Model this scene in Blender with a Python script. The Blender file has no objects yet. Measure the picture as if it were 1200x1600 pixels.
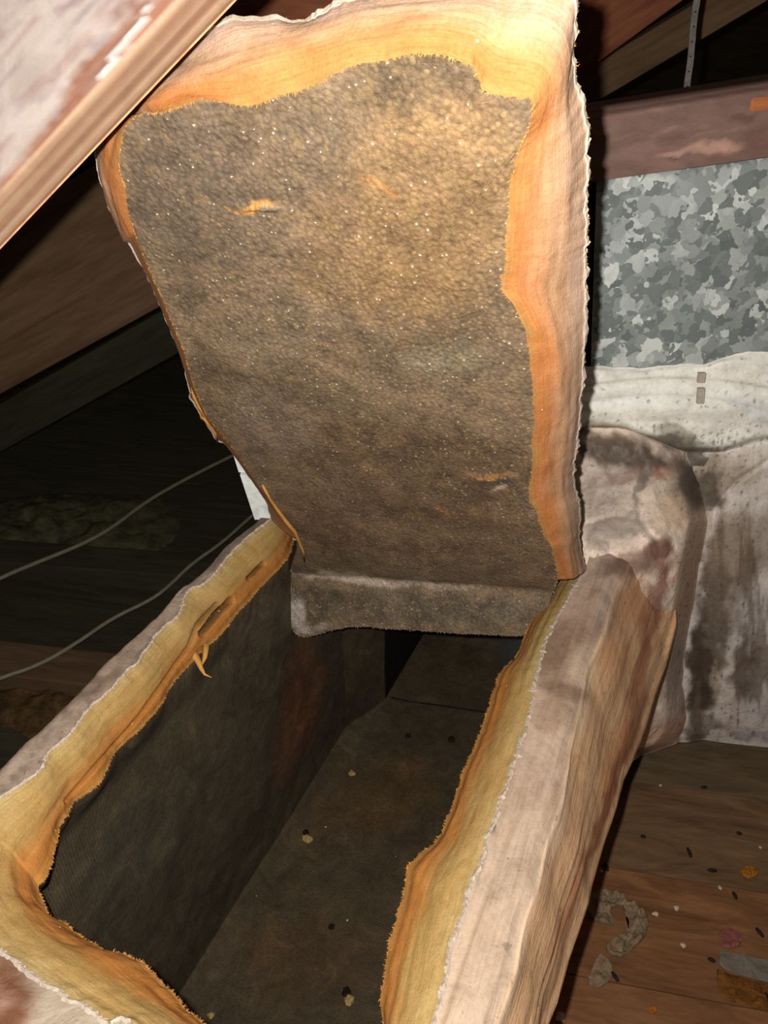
import bpy, bmesh, math, random
from mathutils import Vector, Matrix, noise
random.seed(7)
C = bpy.context.scene.collection

# ------------------------------------------------------------------ camera
F = 1190.0
CZ = 1.075                                       # camera height over the attic deck (deck is z = 0)
_Y = Vector((612, 736, -F)).normalized()         # duct axis in camera space
_th = math.atan2(_Y.y, -_Y.z)
_Z = Vector((0, math.cos(_th), math.sin(_th)))
_X = _Y.cross(_Z)
W2C = Matrix((_X, _Y, _Z))                        # world rows: X across duct, Y along duct, Z up
CAM = Vector((0, 0, CZ))
cam_d = bpy.data.cameras.new('camera'); cam = bpy.data.objects.new('camera', cam_d); C.objects.link(cam)
m4 = W2C.to_4x4(); m4.translation = CAM; cam.matrix_world = m4
cam_d.sensor_fit = 'VERTICAL'; cam_d.sensor_height = 24.0; cam_d.lens = 24.0 * F / 1600.0
cam_d.clip_start = 0.02; cam_d.clip_end = 50
bpy.context.scene.camera = cam

# ------------------------------------------------------------------ world, light, exposure
w = bpy.data.worlds.new('world'); bpy.context.scene.world = w; w.use_nodes = True
w.node_tree.nodes['Background'].inputs[0].default_value = (1.0, 0.86, 0.68, 1)
w.node_tree.nodes['Background'].inputs[1].default_value = 0.042  # sourceless warm fill; ceiling and two walls left out to let it in
fl = bpy.data.lights.new('phone_flash', 'POINT'); fl.energy = 32.0; fl.shadow_soft_size = 0.004
fl.color = (1.0, 0.97, 0.92)
flo = bpy.data.objects.new('phone_flash', fl); C.objects.link(flo)
flo.location = CAM + W2C @ Vector((-0.020, 0.012, 0.0))
vs = bpy.context.scene.view_settings
vs.view_transform = 'Standard'; vs.look = 'None'; vs.gamma = 1; vs.use_curve_mapping = False; vs.exposure = 0.0

# ------------------------------------------------------------------ geometry helpers
def ray(u, v):
    return W2C @ Vector(((u - 600) / F, -(v - 800) / F, -1.0))
def px(p):
    c = W2C.transposed() @ (Vector(p) - CAM)
    return (600 + F * c.x / -c.z, 800 - F * c.y / -c.z)
def on(u, v, p0, n):                              # the point of a real plane seen at a spot of the frame
    d = ray(u, v); return CAM + d * ((p0 - CAM).dot(n) / d.dot(n))
FWD = Vector((-_X.z, -_Y.z, 0)).normalized()      # horizontal forward
RGT = Vector((FWD.y, -FWD.x, 0))
def onF(u, v, f):                                 # upright plane f metres ahead
    return on(u, v, CAM + FWD * f, FWD)
def onZ(u, v, z):
    return on(u, v, Vector((0, 0, z)), Vector((0, 0, 1)))
def N(x, y=0.0, z=0.0): return noise.noise(Vector((x, y, z)))
def fbm(x, y, z=0.0, o=4):
    s = 0; a = 1; f = 1
    for _ in range(o):
        s += a * N(x * f, y * f, z + 7.3 * f); a *= .5; f *= 2.03
    return s
def sm(a, b, x):
    t = min(1, max(0, (x - a) / (b - a))); return t * t * (3 - 2 * t)
def lerp(a, b, t): return tuple(a[i] + (b[i] - a[i]) * t for i in range(3))
def lin(c): return tuple((x / 255 / 12.92) if x / 255 <= .04045 else ((x / 255 + .055) / 1.055) ** 2.4 for x in c)
def resample(P, n):
    P = [Vector(p) for p in P]; L = [0]
    for a, b in zip(P, P[1:]): L.append(L[-1] + (b - a).length)
    out = []; k = 0
    for i in range(n):
        s = L[-1] * i / (n - 1)
        while k < len(P) - 2 and L[k + 1] < s: k += 1
        t = (s - L[k]) / max(1e-9, L[k + 1] - L[k]); out.append(P[k].lerp(P[k + 1], t))
    return out
def smooth_poly(P, it=1):                         # corner rounding that keeps the end points
    for _ in range(it):
        Q = [P[0]]
        for a, b in zip(P, P[1:]):
            Q += [tuple(a[i] * .75 + b[i] * .25 for i in range(2)), tuple(a[i] * .25 + b[i] * .75 for i in range(2))]
        P = Q + [P[-1]]
    return P
def ip(tab, y):                                   # piecewise linear table (y, x)
    if y <= tab[0][0]: return tab[0][1]
    for (a, b), (c, d) in zip(tab, tab[1:]):
        if y <= c: return b + (d - b) * (y - a) / (c - a)
    return tab[-1][1]
def smoothed(P, w, close=False):
    n = len(P); out = []
    for i in range(n):
        a = Vector((0, 0, 0)); c = 0
        ww = w if close else min(w, i, n - 1 - i)
        for k in range(-ww, ww + 1): a += P[(i + k) % n]; c += 1
        out.append(a / c)
    return out
def pdist(x, y, P):
    best = 1e9
    for (ax, ay), (bx, by) in zip(P, P[1:]):
        dx, dy = bx - ax, by - ay; t = ((x - ax) * dx + (y - ay) * dy) / (dx * dx + dy * dy + 1e-9)
        t = min(1, max(0, t)); d = math.hypot(x - ax - t * dx, y - ay - t * dy)
        if d < best: best = d
    return best
def mesh(name, V, Fc, mat, parent=None, cols=None, uvs=None, smooth=True):
    me = bpy.data.meshes.new(name); me.from_pydata([tuple(v) for v in V], [], Fc); me.update()
    if cols:
        ca = me.color_attributes.new('Col', 'FLOAT_COLOR', 'POINT')
        ca.data.foreach_set('color', [x for c in cols for x in (c[0], c[1], c[2], 1.0)])
    if uvs:
        ul = me.uv_layers.new(name='UVMap')
        ul.data.foreach_set('uv', [x for l in me.loops for x in uvs[l.vertex_index]])
    if smooth: me.polygons.foreach_set('use_smooth', [True] * len(me.polygons))
    me.materials.append(mat)
    o = bpy.data.objects.new(name, me); C.objects.link(o)
    if parent: o.parent = parent; o.matrix_parent_inverse = parent.matrix_world.inverted()
    return o
def gridF(nr, nc, flip=False, close=False, off=0):
    f = []
    for i in range(nr - 1):
        for j in range(nc - 1 + (1 if close else 0)):
            a, b = off + i * nc + j, off + i * nc + (j + 1) % nc
            q = (a, b, b + nc, a + nc); f.append(q[::-1] if flip else q)
    return f
def thing(name, label, cat, loc, group=None):
    o = bpy.data.objects.new(name, None); C.objects.link(o); o.location = loc
    o.empty_display_size = .05; o.matrix_world = Matrix.Translation(Vector(loc))
    o['label'] = label; o['category'] = cat
    if group: o['group'] = group
    return o
def tag(o, label, cat, group=None, kind=None):
    o['label'] = label; o['category'] = cat
    if group: o['group'] = group
    if kind: o['kind'] = kind
    return o
def struct(o): o['kind'] = 'structure'; return o
def smat(p0, p1, up):                             # frame with X along p0->p1
    x = (p1 - p0).normalized(); z = (up - x * up.dot(x)).normalized(); y = z.cross(x)
    m = Matrix((x, y, z)).transposed().to_4x4(); m.translation = p0; return m
def timber(name, p0, p1, up, wd, ht, mat, parent=None, bev=.003, disp=0.0):
    """sawn timber from p0 to p1; (p0,p1) is the middle of the box; wd across, ht along up; local X = grain"""
    L = (p1 - p0).length; n = max(2, int(L / .03)) if disp else 1
    bm = bmesh.new()
    bmesh.ops.create_cube(bm, size=1)
    for v in bm.verts: v.co = Vector(((v.co.x + .5) * L, v.co.y * wd, v.co.z * ht))
    bmesh.ops.bevel(bm, geom=bm.edges[:], offset=bev, segments=2, affect='EDGES', profile=.6)
    if disp:
        es = [e for e in bm.edges if abs(e.verts[0].co.x - e.verts[1].co.x) > L * .5]
        bmesh.ops.subdivide_edges(bm, edges=es, cuts=n, use_grid_fill=False)
        for v in bm.verts:
            v.co.y += disp * N(v.co.x * 9, v.co.y * 4, v.co.z * 4); v.co.z += disp * N(v.co.x * 8 + 9, v.co.y * 4, v.co.z * 4)
    me = bpy.data.meshes.new(name); bm.to_mesh(me); bm.free(); me.materials.append(mat)
    for p in me.polygons: p.use_smooth = False
    o = bpy.data.objects.new(name, me); C.objects.link(o); o.matrix_world = smat(p0, p1, up)
    if parent: o.parent = parent; o.matrix_parent_inverse = parent.matrix_world.inverted()
    return o
def tube(name, P, r, mat, parent=None, seg=8, taper=None):
    P = [Vector(p) for p in P]; V = []
    n = len(P)
    for i, p in enumerate(P):
        d = (P[min(n - 1, i + 1)] - P[max(0, i - 1)]).normalized()
        a = d.cross(Vector((.3, .2, 1))).normalized(); b = d.cross(a)
        rr = r * (taper(i / (n - 1)) if taper else 1)
        for k in range(seg):
            t = 2 * math.pi * k / seg; V.append(p + (a * math.cos(t) + b * math.sin(t)) * rr)
    Fc = gridF(n, seg, close=True) + [tuple(range(seg))[::-1], tuple((n - 1) * seg + k for k in range(seg))]
    return mesh(name, V, Fc, mat, parent)

def paint(base, blobs, x, y, wob=14, ws=.02):
    """albedo of dirty coated surface: base colour plus soot, mastic and paint patches with ragged borders"""
    dx = fbm(x * ws, y * ws, 3.1, 4) * wob; dy = fbm(x * ws, y * ws, 9.7, 4) * wob
    c = base
    for (cx, cy, rx, ry, ang, col, k) in blobs:
        a = math.radians(ang); ux = x + dx - cx; uy = y + dy - cy
        p = (ux * math.cos(a) + uy * math.sin(a)) / rx; q = (-ux * math.sin(a) + uy * math.cos(a)) / ry
        d = math.sqrt(p * p + q * q)
        t = k * (1 - sm(.55, 1.25, d))
        if t > 0: c = lerp(c, col, t)
    return c

# ------------------------------------------------------------------ materials
class NT:
    def __init__(s, name):
        s.m = bpy.data.materials.new(name); s.m.use_nodes = True; s.t = s.m.node_tree
        s.b = s.t.nodes['Principled BSDF']; s.x = -200
    def n(s, typ, **kw):
        nd = s.t.nodes.new(typ); s.x -= 40; nd.location = (s.x, 0)
        for k, v in kw.items():
            if k.startswith('i_'):
                key = k[2:]; key = int(key) if key.isdigit() else key.replace('_', ' ')
                nd.inputs[key].default_value = v
            else: setattr(nd, k, v)
        return nd
    def l(s, a, b): s.t.links.new(a, b)
    def coord(s, kind='Object', scale=(1, 1, 1), rot=(0, 0, 0)):
        tc = s.n('ShaderNodeTexCoord'); mp = s.n('ShaderNodeMapping')
        mp.inputs['Scale'].default_value = scale; mp.inputs['Rotation'].default_value = rot
        s.l(tc.outputs[kind], mp.inputs['Vector']); return mp.outputs[0]
    def noise(s, vec, scale, detail=5, rough=.6, dist=0):
        nd = s.n('ShaderNodeTexNoise', i_Scale=scale, i_Detail=detail, i_Roughness=rough, i_Distortion=dist)
        s.l(vec, nd.inputs['Vector']); return nd.outputs['Fac']
    def voro(s, vec, scale, feature='F1', out='Distance', rnd=1):
        nd = s.n('ShaderNodeTexVoronoi', feature=feature, i_Scale=scale, i_Randomness=rnd)
        s.l(vec, nd.inputs['Vector']); return nd.outputs[out]
    def ramp(s, fac, stops, interp='LINEAR'):
        nd = s.n('ShaderNodeValToRGB'); r = nd.color_ramp; r.interpolation = interp
        while len(r.elements) < len(stops): r.elements.new(.5)
        for e, (p, c) in zip(r.elements, stops):
            e.position = p; e.color = (*c, 1) if len(c) == 3 else c
        s.l(fac, nd.inputs[0]); return nd.outputs[0]
    def rng(s, fac, a, b, c=0., d=1.):
        nd = s.n('ShaderNodeMapRange'); nd.inputs[1].default_value = a; nd.inputs[2].default_value = b
        nd.inputs[3].default_value = c; nd.inputs[4].default_value = d; s.l(fac, nd.inputs[0]); return nd.outputs[0]
    def mix(s, f, a, b, mode='MIX'):
        nd = s.n('ShaderNodeMix', data_type='RGBA', blend_type=mode)
        for sock, v in ((nd.inputs[0], f), (nd.inputs[6], a), (nd.inputs[7], b)):
            if hasattr(v, 'node'): s.l(v, sock)
            elif isinstance(v, (int, float)): sock.default_value = v
            else: sock.default_value = (*v, 1)
        return nd.outputs[2]
    def math(s, op, a, b=0.):
        nd = s.n('ShaderNodeMath', operation=op)
        for sock, v in ((nd.inputs[0], a), (nd.inputs[1], b)):
            if hasattr(v, 'node'): s.l(v, sock)
            else: sock.default_value = v
        return nd.outputs[0]
    def attr(s, name='Col'):
        nd = s.n('ShaderNodeAttribute', attribute_name=name); return nd.outputs['Color']
    def bump(s, h, strength=.5, dist=.002, prev=None):
        nd = s.n('ShaderNodeBump', i_Strength=strength, i_Distance=dist); s.l(h, nd.inputs['Height'])
        if prev: s.l(prev, nd.inputs['Normal'])
        return nd.outputs[0]
    def fin(s, col, rough=.8, nrm=None, spec=.3, metal=0.):
        if hasattr(col, 'node'): s.l(col, s.b.inputs['Base Color'])
        else: s.b.inputs['Base Color'].default_value = (*col, 1)
        if hasattr(rough, 'node'): s.l(rough, s.b.inputs['Roughness'])
        else: s.b.inputs['Roughness'].default_value = rough
        s.b.inputs['Specular IOR Level'].default_value = spec; s.b.inputs['Metallic'].default_value = metal
        if nrm: s.l(nrm, s.b.inputs['Normal'])
        return s.m

def mat_wood(name, dark, light, gs=1.0, rough=.75, spec=.2, bump=.35, attr=False, freq=9):
    t = NT(name); v = t.coord('Object', (1.2 * gs, 1 * freq * gs, 1 * freq * gs))
    w1 = t.noise(v, 6, 6, .65, 1.2); w2 = t.noise(v, 22, 3, .6, .3)
    big = t.noise(t.coord('Object', (1, 2, 2)), 5, 3, .5, .5)
    col = t.ramp(w1, [(.30, dark), (.52, lerp(dark, light, .6)), (.70, light)])
    col = t.mix(t.rng(w2, .45, .7, 0, .35), col, dark)
    col = t.mix(t.rng(big, .35, .7, 0, .4), col, lerp(dark, light, .15), 'MIX')
    if attr: col = t.mix(1, col, t.attr(), 'MULTIPLY')
    return t.fin(col, rough, t.bump(t.math('ADD', w1, t.math('MULTIPLY', w2, .4)), bump, .002), spec)

def mat_liner():
    t = NT('duct_liner'); ob = t.coord('Object')
    dst = t.n('ShaderNodeVectorMath', operation='ADD'); nz = t.n('ShaderNodeTexNoise', i_Scale=60, i_Detail=2)
    t.l(ob, nz.inputs['Vector']); t.l(ob, dst.inputs[0])
    sc = t.n('ShaderNodeVectorMath', operation='SCALE'); sc.inputs['Scale'].default_value = .006
    t.l(nz.outputs['Color'], sc.inputs[0]); t.l(sc.outputs[0], dst.inputs[1])
    vo = t.voro(dst.outputs[0], 310); vc = t.n('ShaderNodeTexVoronoi', i_Scale=310); t.l(dst.outputs[0], vc.inputs['Vector'])
    fine = t.noise(ob, 420, 4, .7); med = t.noise(ob, 38, 5, .65, .6); big = t.noise(ob, 9, 4, .6, .8)
    base = t.attr()
    base = t.mix(1, base, (.66, .60, .57), 'MULTIPLY'); c = t.mix(1, base, t.ramp(t.math('ADD', t.math('MULTIPLY', med, .6), t.math('MULTIPLY', fine, .45)), [(.30, (.45, .45, .45)), (.52, (1, 1, 1)), (.72, (1.55, 1.5, 1.4))]), 'MULTIPLY')
    c = t.mix(1, c, t.ramp(t.noise(ob, 22, 5, .7, 1.0), [(.32, (.72, .70, .68)), (.5, (1, 1, 1)), (.68, (1.22, 1.2, 1.2))]), 'MULTIPLY'); c = t.mix(1, c, t.ramp(vo, [(0, (1.15, 1.14, 1.1)), (.5, (.92, .92, .92)), (.9, (.66, .66, .66))]), 'MULTIPLY')
    sp = t.rng(vc.outputs['Color'], 0, 1)
    sep = t.n('ShaderNodeSeparateColor'); t.l(vc.outputs['Color'], sep.inputs[0])
    yel = t.math('MULTIPLY', t.math('GREATER_THAN', sep.outputs[0], .86), t.rng(big, .40, .62, 0, .55))
    yel = t.math('MULTIPLY', yel, t.math('LESS_THAN', vo, .45))
    c = t.mix(yel, c, (.30, .20, .08)); c = t.mix(t.rng(t.noise(ob, 75, 4, .7, .6), .54, .68, 0, .38), c, (.26, .17, .07))
    wh = t.math('MULTIPLY', t.math('GREATER_THAN', sep.outputs[1], .90), t.math('LESS_THAN', vo, .20))
    c = t.mix(t.math('MULTIPLY', wh, .75), c, (.62, .58, .50))
    h = t.math('ADD', t.math('MULTIPLY', vo, -.9), t.math('MULTIPLY', fine, .35))
    nb = t.bump(med, .3, .003); nb = t.bump(t.noise(ob, 190, 4, .75, .5), .5, .0016, nb); nb = t.bump(h, .42, .0012, nb)
    return t.fin(c, t.rng(fine, .3, .7, .35, .7), nb, .45)

def mat_interior():
    t = NT('duct_interior_liner'); ob = t.coord('Object')
    med = t.noise(ob, 26, 6, .7, .8); fine = t.noise(ob, 300, 4, .7); big = t.noise(ob, 7, 4, .6, .6)
    weave = t.n('ShaderNodeTexWave', i_Scale=95, i_Distortion=1.5, i_Detail=2); weave.bands_direction = 'Y'
    t.l(ob, weave.inputs['Vector'])
    c = t.mix(1, t.mix(1, t.attr(), (.78, .74, .66), 'MULTIPLY'), t.ramp(med, [(.3, (.55, .55, .55)), (.55, (1, 1, 1)), (.75, (1.7, 1.65, 1.55))]), 'MULTIPLY')
    c = t.mix(1, c, t.ramp(fine, [(.3, (.7, .7, .7)), (.6, (1.25, 1.25, 1.25))]), 'MULTIPLY')
    c = t.mix(t.math('MULTIPLY', t.rng(big, .45, .65, 0, .25), weave.outputs['Fac']), c, (.16, .12, .075))
    vc = t.n('ShaderNodeTexVoronoi', i_Scale=85); t.l(ob, vc.inputs['Vector'])
    sep = t.n('ShaderNodeSeparateColor'); t.l(vc.outputs['Color'], sep.inputs[0])
    s = t.math('MULTIPLY', t.math('GREATER_THAN', sep.outputs[0], .985), t.math('LESS_THAN', vc.outputs['Distance'], .10))
    c = t.mix(s, c, (.75, .6, .4))
    nb = t.bump(t.math('ADD', fine, t.math('MULTIPLY', weave.outputs['Fac'], .15)), .5, .0015, t.bump(med, .4, .004))
    return t.fin(c, .75, nb, .3)

def mat_fiber(name, stops, sat=1.0):
    t = NT(name); uv = t.coord('UV'); st = t.coord('UV', (14, 9, 1)); ob = t.coord('Object')
    sx = t.n('ShaderNodeSeparateXYZ'); t.l(uv, sx.inputs[0])
    wob = t.noise(t.coord('UV', (16, 2.2, 1)), 1, 4, .55, .3)
    v = t.math('ADD', sx.outputs[1], t.rng(wob, 0, 1, -.30, .30))
    col = t.ramp(v, stops)
    streak = t.noise(t.coord('UV', (26, 34, 1)), 1, 5, .65, .4); fz = t.noise(ob, 520, 3, .7); cl = t.noise(ob, 55, 4, .6, .5)
    col = t.mix(1, t.mix(1, col, t.attr(), 'MULTIPLY'), (.78, .78, .80), 'MULTIPLY'); col = t.mix(1, col, t.ramp(streak, [(.3, (.86, .80, .70)), (.5, (1, 1, 1)), (.68, (1.10, 1.10, 1.12))]), 'MULTIPLY')
    col = t.mix(1, col, t.ramp(cl, [(.3, (.88, .83, .72)), (.6, (1.03, 1.03, 1.03))]), 'MULTIPLY')
    col = t.mix(1, col, t.ramp(fz, [(.3, (.86, .84, .8)), (.6, (1.04, 1.04, 1.04))]), 'MULTIPLY')
    vv = t.n('ShaderNodeTexVoronoi', i_Scale=150); t.l(ob, vv.inputs['Vector'])
    sep = t.n('ShaderNodeSeparateColor'); t.l(vv.outputs['Color'], sep.inputs[0])
    g = t.math('MULTIPLY', t.math('GREATER_THAN', sep.outputs[0], .965), t.math('LESS_THAN', vv.outputs['Distance'], .11))
    col = t.mix(g, col, (.95, .88, .72))
    nb = t.bump(streak, .22, .002, t.bump(cl, .25, .004)); nb = t.bump(fz, .45, .0008, nb)
    m = t.fin(col, .9, nb, .15)
    return m

def mat_coat(name, scale=1.0, spec=.35, rough=.6, b=.5, streak=None):
    """painted-on mastic or foil facing: albedo from the Col attribute, fine dirt and brush relief on top"""
    t = NT(name); ob = t.coord('Object')
    med = t.noise(ob, 34 * scale, 6, .65, 1.0); fine = t.noise(ob, 260 * scale, 4, .7); sp = t.noise(ob, 130 * scale, 2, .5)
    c = t.mix(1, t.attr(), t.ramp(med, [(.28, (.78, .75, .72)), (.5, (1, 1, 1)), (.75, (1.08, 1.07, 1.05))]), 'MULTIPLY')
    c = t.mix(1, c, t.ramp(fine, [(.3, (.86, .85, .83)), (.55, (1.02, 1.02, 1.02))]), 'MULTIPLY')
    c = t.mix(t.rng(sp, .68, .74, 0, .55), c, (.12, .09, .07))
    h = med
    nb = t.bump(med, b, .004)
    if streak:
        s = t.noise(t.coord('Object', streak), 1, 5, .7, .5)
        c = t.mix(1, c, t.ramp(s, [(.3, (.72, .64, .58)), (.5, (1, 1, 1)), (.7, (1.08, 1.05, 1.02))]), 'MULTIPLY')
        nb = t.bump(s, .6, .003, nb)
    nb = t.bump(fine, .3, .0008, nb)
    return t.fin(c, rough, nb, spec)

def mat_galv():
    t = NT('galvanized_spangle'); ob = t.coord('Object')
    nz = t.n('ShaderNodeTexNoise', i_Scale=75, i_Detail=2); t.l(ob, nz.inputs['Vector'])
    sc = t.n('ShaderNodeVectorMath', operation='SCALE'); sc.inputs['Scale'].default_value = .034; t.l(nz.outputs['Color'], sc.inputs[0])
    ad = t.n('ShaderNodeVectorMath', operation='ADD'); t.l(ob, ad.inputs[0]); t.l(sc.outputs[0], ad.inputs[1])
    v1 = t.n('ShaderNodeTexVoronoi', i_Scale=72); t.l(ad.outputs[0], v1.inputs['Vector'])
    sep = t.n('ShaderNodeSeparateColor'); t.l(v1.outputs['Color'], sep.inputs[0])
    fine = t.noise(ad.outputs[0], 90, 3, .6)
    f = t.math('ADD', t.math('MULTIPLY', sep.outputs[0], .85), t.math('MULTIPLY', fine, .25))
    c = t.ramp(f, [(.08, lin((112, 119, 117))), (.40, lin((140, 147, 143))), (.66, lin((162, 168, 163))), (.84, lin((186, 191, 186))), (.97, lin((224, 228, 222)))])
    c = t.mix(1, c, t.attr(), 'MULTIPLY')
    return t.fin(c, t.rng(sep.outputs[1], 0, 1, .45, .7), None, .5, .25)

def mat_plain(name, col, rough=.8, spec=.2, b=.3, s=60, var=.35):
    t = NT(name); ob = t.coord('Object'); n = t.noise(ob, s, 5, .65, .4)
    c = t.ramp(n, [(.3, tuple(x * (1 - var) for x in col)), (.65, tuple(min(1, x * (1 + var * .5)) for x in col))])
    return t.fin(c, rough, t.bump(n, b, .003), spec)

M_liner = mat_liner(); M_int = mat_interior()
FS = [(.0, lin((232, 214, 170))), (.22, lin((228, 186, 118))), (.48, lin((226, 176, 104))), (.66, lin((222, 156, 84))), (.82, lin((224, 142, 66))), (1.0, lin((212, 152, 76)))]
M_fib_flap = mat_fiber('glass_fibre_flap', [(.0, lin((196, 166, 146))), (.30, lin((198, 162, 132))), (.55, lin((200, 152, 112))), (.74, lin((202, 136, 86))), (.88, lin((200, 130, 74))), (1.0, lin((184, 134, 78)))])
M_fib_rim = mat_fiber('glass_fibre_rim', [(.0, lin((192, 166, 112))), (.25, lin((190, 156, 98))), (.46, lin((184, 148, 88))), (.60, lin((192, 138, 76))), (.80, lin((194, 128, 62))), (1.0, lin((184, 130, 66)))])
M_fuzz = mat_plain('glass_fibre_strands', lin((188, 136, 70)), .8, .2, 0, 40, .3)
M_torn = mat_plain('torn_white_facing', lin((178, 162, 146)), .7, .3, .4, 200, .2)
M_top = mat_coat('facing_top_coat', 1.0, .35, .6, .45, (40, 6, 40))
M_left = mat_coat('facing_left_coat', 1.2, .3, .7, .5)
M_side = mat_coat('facing_side_coat', 1.0, .35, .6, .3, (70, 2.5, 60))
M_mastic = mat_coat('mastic_coat', .9, .35, .55, .8)
M_mastic_flat = mat_coat('mastic_smooth', .7, .3, .6, .25)
M_soot = mat_coat('sooty_facing', 1.1, .3, .6, .5, (30, 30, 7))
M_galv = mat_galv()
M_backfoil = mat_plain('aluminium_facing', lin((180, 172, 160)), .5, .5, .3, 30, .2)
M_black = mat_plain('flat_black', (.012, .011, .009), .9, .1, .2)  # near-black for floor underlay, branch side, lip backing and strap holes
M_raf_side = mat_wood('rafter_pine', lin((150, 98, 68)), lin((214, 164, 118)), 1.0, .65, .25, .4)
M_brown = mat_wood('brown_timber', lin((96, 52, 36)), lin((150, 92, 62)), .7, .8, .15)
M_dark = mat_wood('dark_timber', lin((84, 62, 46)), lin((124, 98, 72)), .6, .85, .1)
M_green = mat_wood('blackish_timber', lin((50, 48, 36)), lin((80, 74, 56)), .6, .85, .1)  # darker greenish wood, used left of the duct
M_beam = mat_wood('purplish_beam', lin((104, 78, 70)), lin((140, 110, 98)), .6, .7, .25, .3, attr=True)
M_deck = mat_wood('deck_boards', lin((84, 62, 42)), lin((142, 108, 76)), .8, .75, .2, .35, freq=6)
M_deck2 = mat_wood('deck_boards_red', lin((88, 58, 36)), lin((156, 108, 70)), .8, .75, .2, .35, freq=6)
M_deck3 = mat_wood('deck_boards_grey', lin((84, 68, 50)), lin((128, 106, 80)), .8, .75, .2, .35, freq=6)
M_roof = mat_wood('roof_boards', lin((46, 40, 30)), lin((78, 66, 50)), .5, .85, .1)

# ------------------------------------------------------------------ the setting: deck, back and left walls, open above for the ambient fill
GA = math.radians(13); GX = Vector((math.cos(GA), math.sin(GA), 0)); GY = Vector((-math.sin(GA), math.cos(GA), 0))
def slab(name, c, sx, sy, sz, mat, rot=None):
    bm = bmesh.new(); bmesh.ops.create_cube(bm, size=1)
    for v in bm.verts: v.co = Vector((v.co.x * sx, v.co.y * sy, v.co.z * sz))
    me = bpy.data.meshes.new(name); bm.to_mesh(me); bm.free(); me.materials.append(mat)
    o = bpy.data.objects.new(name, me); C.objects.link(o); o.location = c
    if rot: o.rotation_euler = rot
    return struct(o)
floor = slab('floor', (0, 1.6, -.035), 7.4, 7.4, .03, M_black, (0, 0, GA))
bw = .172
planks = {}
for r in range(-6, 30):
    off = random.uniform(-.6, .6)
    y = .50 + r * bw
    for s in range(-3, 3):
        L = 1.22; x0 = s * L + off
        if x0 > 3.3 or x0 + L < -3.3: continue
        mt = [M_deck, M_deck2, M_deck3, M_deck][random.randrange(4)]
        if r < 3: mt = M_deck2 if r < 2 else M_deck
        elif r < 6: mt = M_deck3 if r % 2 else M_deck
        if (GX * (x0 + L / 2) + GY * y).x < -.25: mt = M_green
        key = mt.name
        if key not in planks:
            bm = bmesh.new(); bmesh.ops.create_cube(bm, size=1)
            for v in bm.verts: v.co = Vector((v.co.x * (L - .001), v.co.y * (bw - .0012), v.co.z * .019))
            bmesh.ops.bevel(bm, geom=[e for e in bm.edges], offset=.0006, segments=1, affect='EDGES')
            me = bpy.data.meshes.new('floorboard'); bm.to_mesh(me); bm.free(); me.materials.append(mt); planks[key] = me
        o = bpy.data.objects.new('floorboard', planks[key]); C.objects.link(o)
        p = GX * (x0 + L / 2) + GY * y
        o.location = (p.x, p.y, -.0100 - random.uniform(0, .0012)); o.rotation_euler = (0, 0, GA + (math.pi if random.random() < .5 else 0))
        o.parent = floor; o.matrix_parent_inverse = floor.matrix_world.inverted()
bpy.context.view_layer.update()
for o in floor.children: o.matrix_parent_inverse = floor.matrix_world.inverted()
wb = slab('wall_back', GY * 5.0 + Vector((0, 0, 1.0)), 7.4, .05, 2.1, M_roof, (0, 0, GA))
wl = slab('wall_left', GX * -3.6 + GY * 1.6 + Vector((0, 0, 1.0)), .05, 7.0, 2.1, M_roof, (0, 0, GA))

# ------------------------------------------------------------------ THE DUCT
ZT = CZ - .50; TH = .048; ZL = ZT - TH; ZI = CZ - 1.02   # facing level, underside of the board, inner floor level
foilL = [(433, 803), (418, 815), (402, 828), (385, 840), (375, 852), (362, 862), (345, 885), (330, 902), (318, 915), (300, 920), (288, 930), (284, 955), (268, 972), (250, 985), (236, 1005), (225, 1020), (212, 1040), (200, 1046), (187, 1062), (170, 1080), (150, 1098), (130, 1118), (112, 1146), (95, 1160), (72, 1178), (66, 1200), (45, 1218), (20, 1236), (0, 1246), (-40, 1280)]
foilN = [(-40, 1280), (-70, 1360), (-50, 1435), (-20, 1465), (0, 1486), (18, 1500), (44, 1521), (60, 1534), (90, 1545), (100, 1562), (125, 1568), (150, 1590), (170, 1600), (188, 1590), (205, 1600), (240, 1650), (330, 1740), (480, 1840), (600, 1800)]
foilR = [(600, 1800), (650, 1690), (672, 1610), (682, 1580), (694, 1550), (700, 1500), (712, 1460), (724, 1428), (735, 1380), (752, 1352), (758, 1325), (767, 1296), (776, 1270), (790, 1235), (800, 1200), (810, 1170), (822, 1140), (832, 1098), (836, 1060), (846, 1030), (850, 1005), (862, 985), (875, 955), (890, 930), (905, 903), (914, 890)]
lineL = [(460, 836), (456, 855), (450, 872), (436, 888), (420, 905), (400, 925), (388, 940), (372, 955), (350, 985), (332, 1003), (318, 1012), (310, 1024), (298, 1038), (285, 1048), (262, 1078), (255, 1095), (245, 1110), (222, 1135), (195, 1160), (180, 1172), (170, 1196), (160, 1215), (145, 1234), (125, 1245), (112, 1252), (108, 1272), (96, 1284), (90, 1305), (85, 1330), (78, 1352), (74, 1372), (58, 1384)]
lineN = [(58, 1384), (62, 1400), (72, 1420), (78, 1438), (92, 1438), (108, 1448), (118, 1460), (140, 1470), (155, 1484), (175, 1488), (195, 1490), (222, 1506), (238, 1520), (252, 1535), (268, 1548), (285, 1572), (302, 1588), (325, 1604), (380, 1670), (480, 1730), (590, 1690)]
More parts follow.
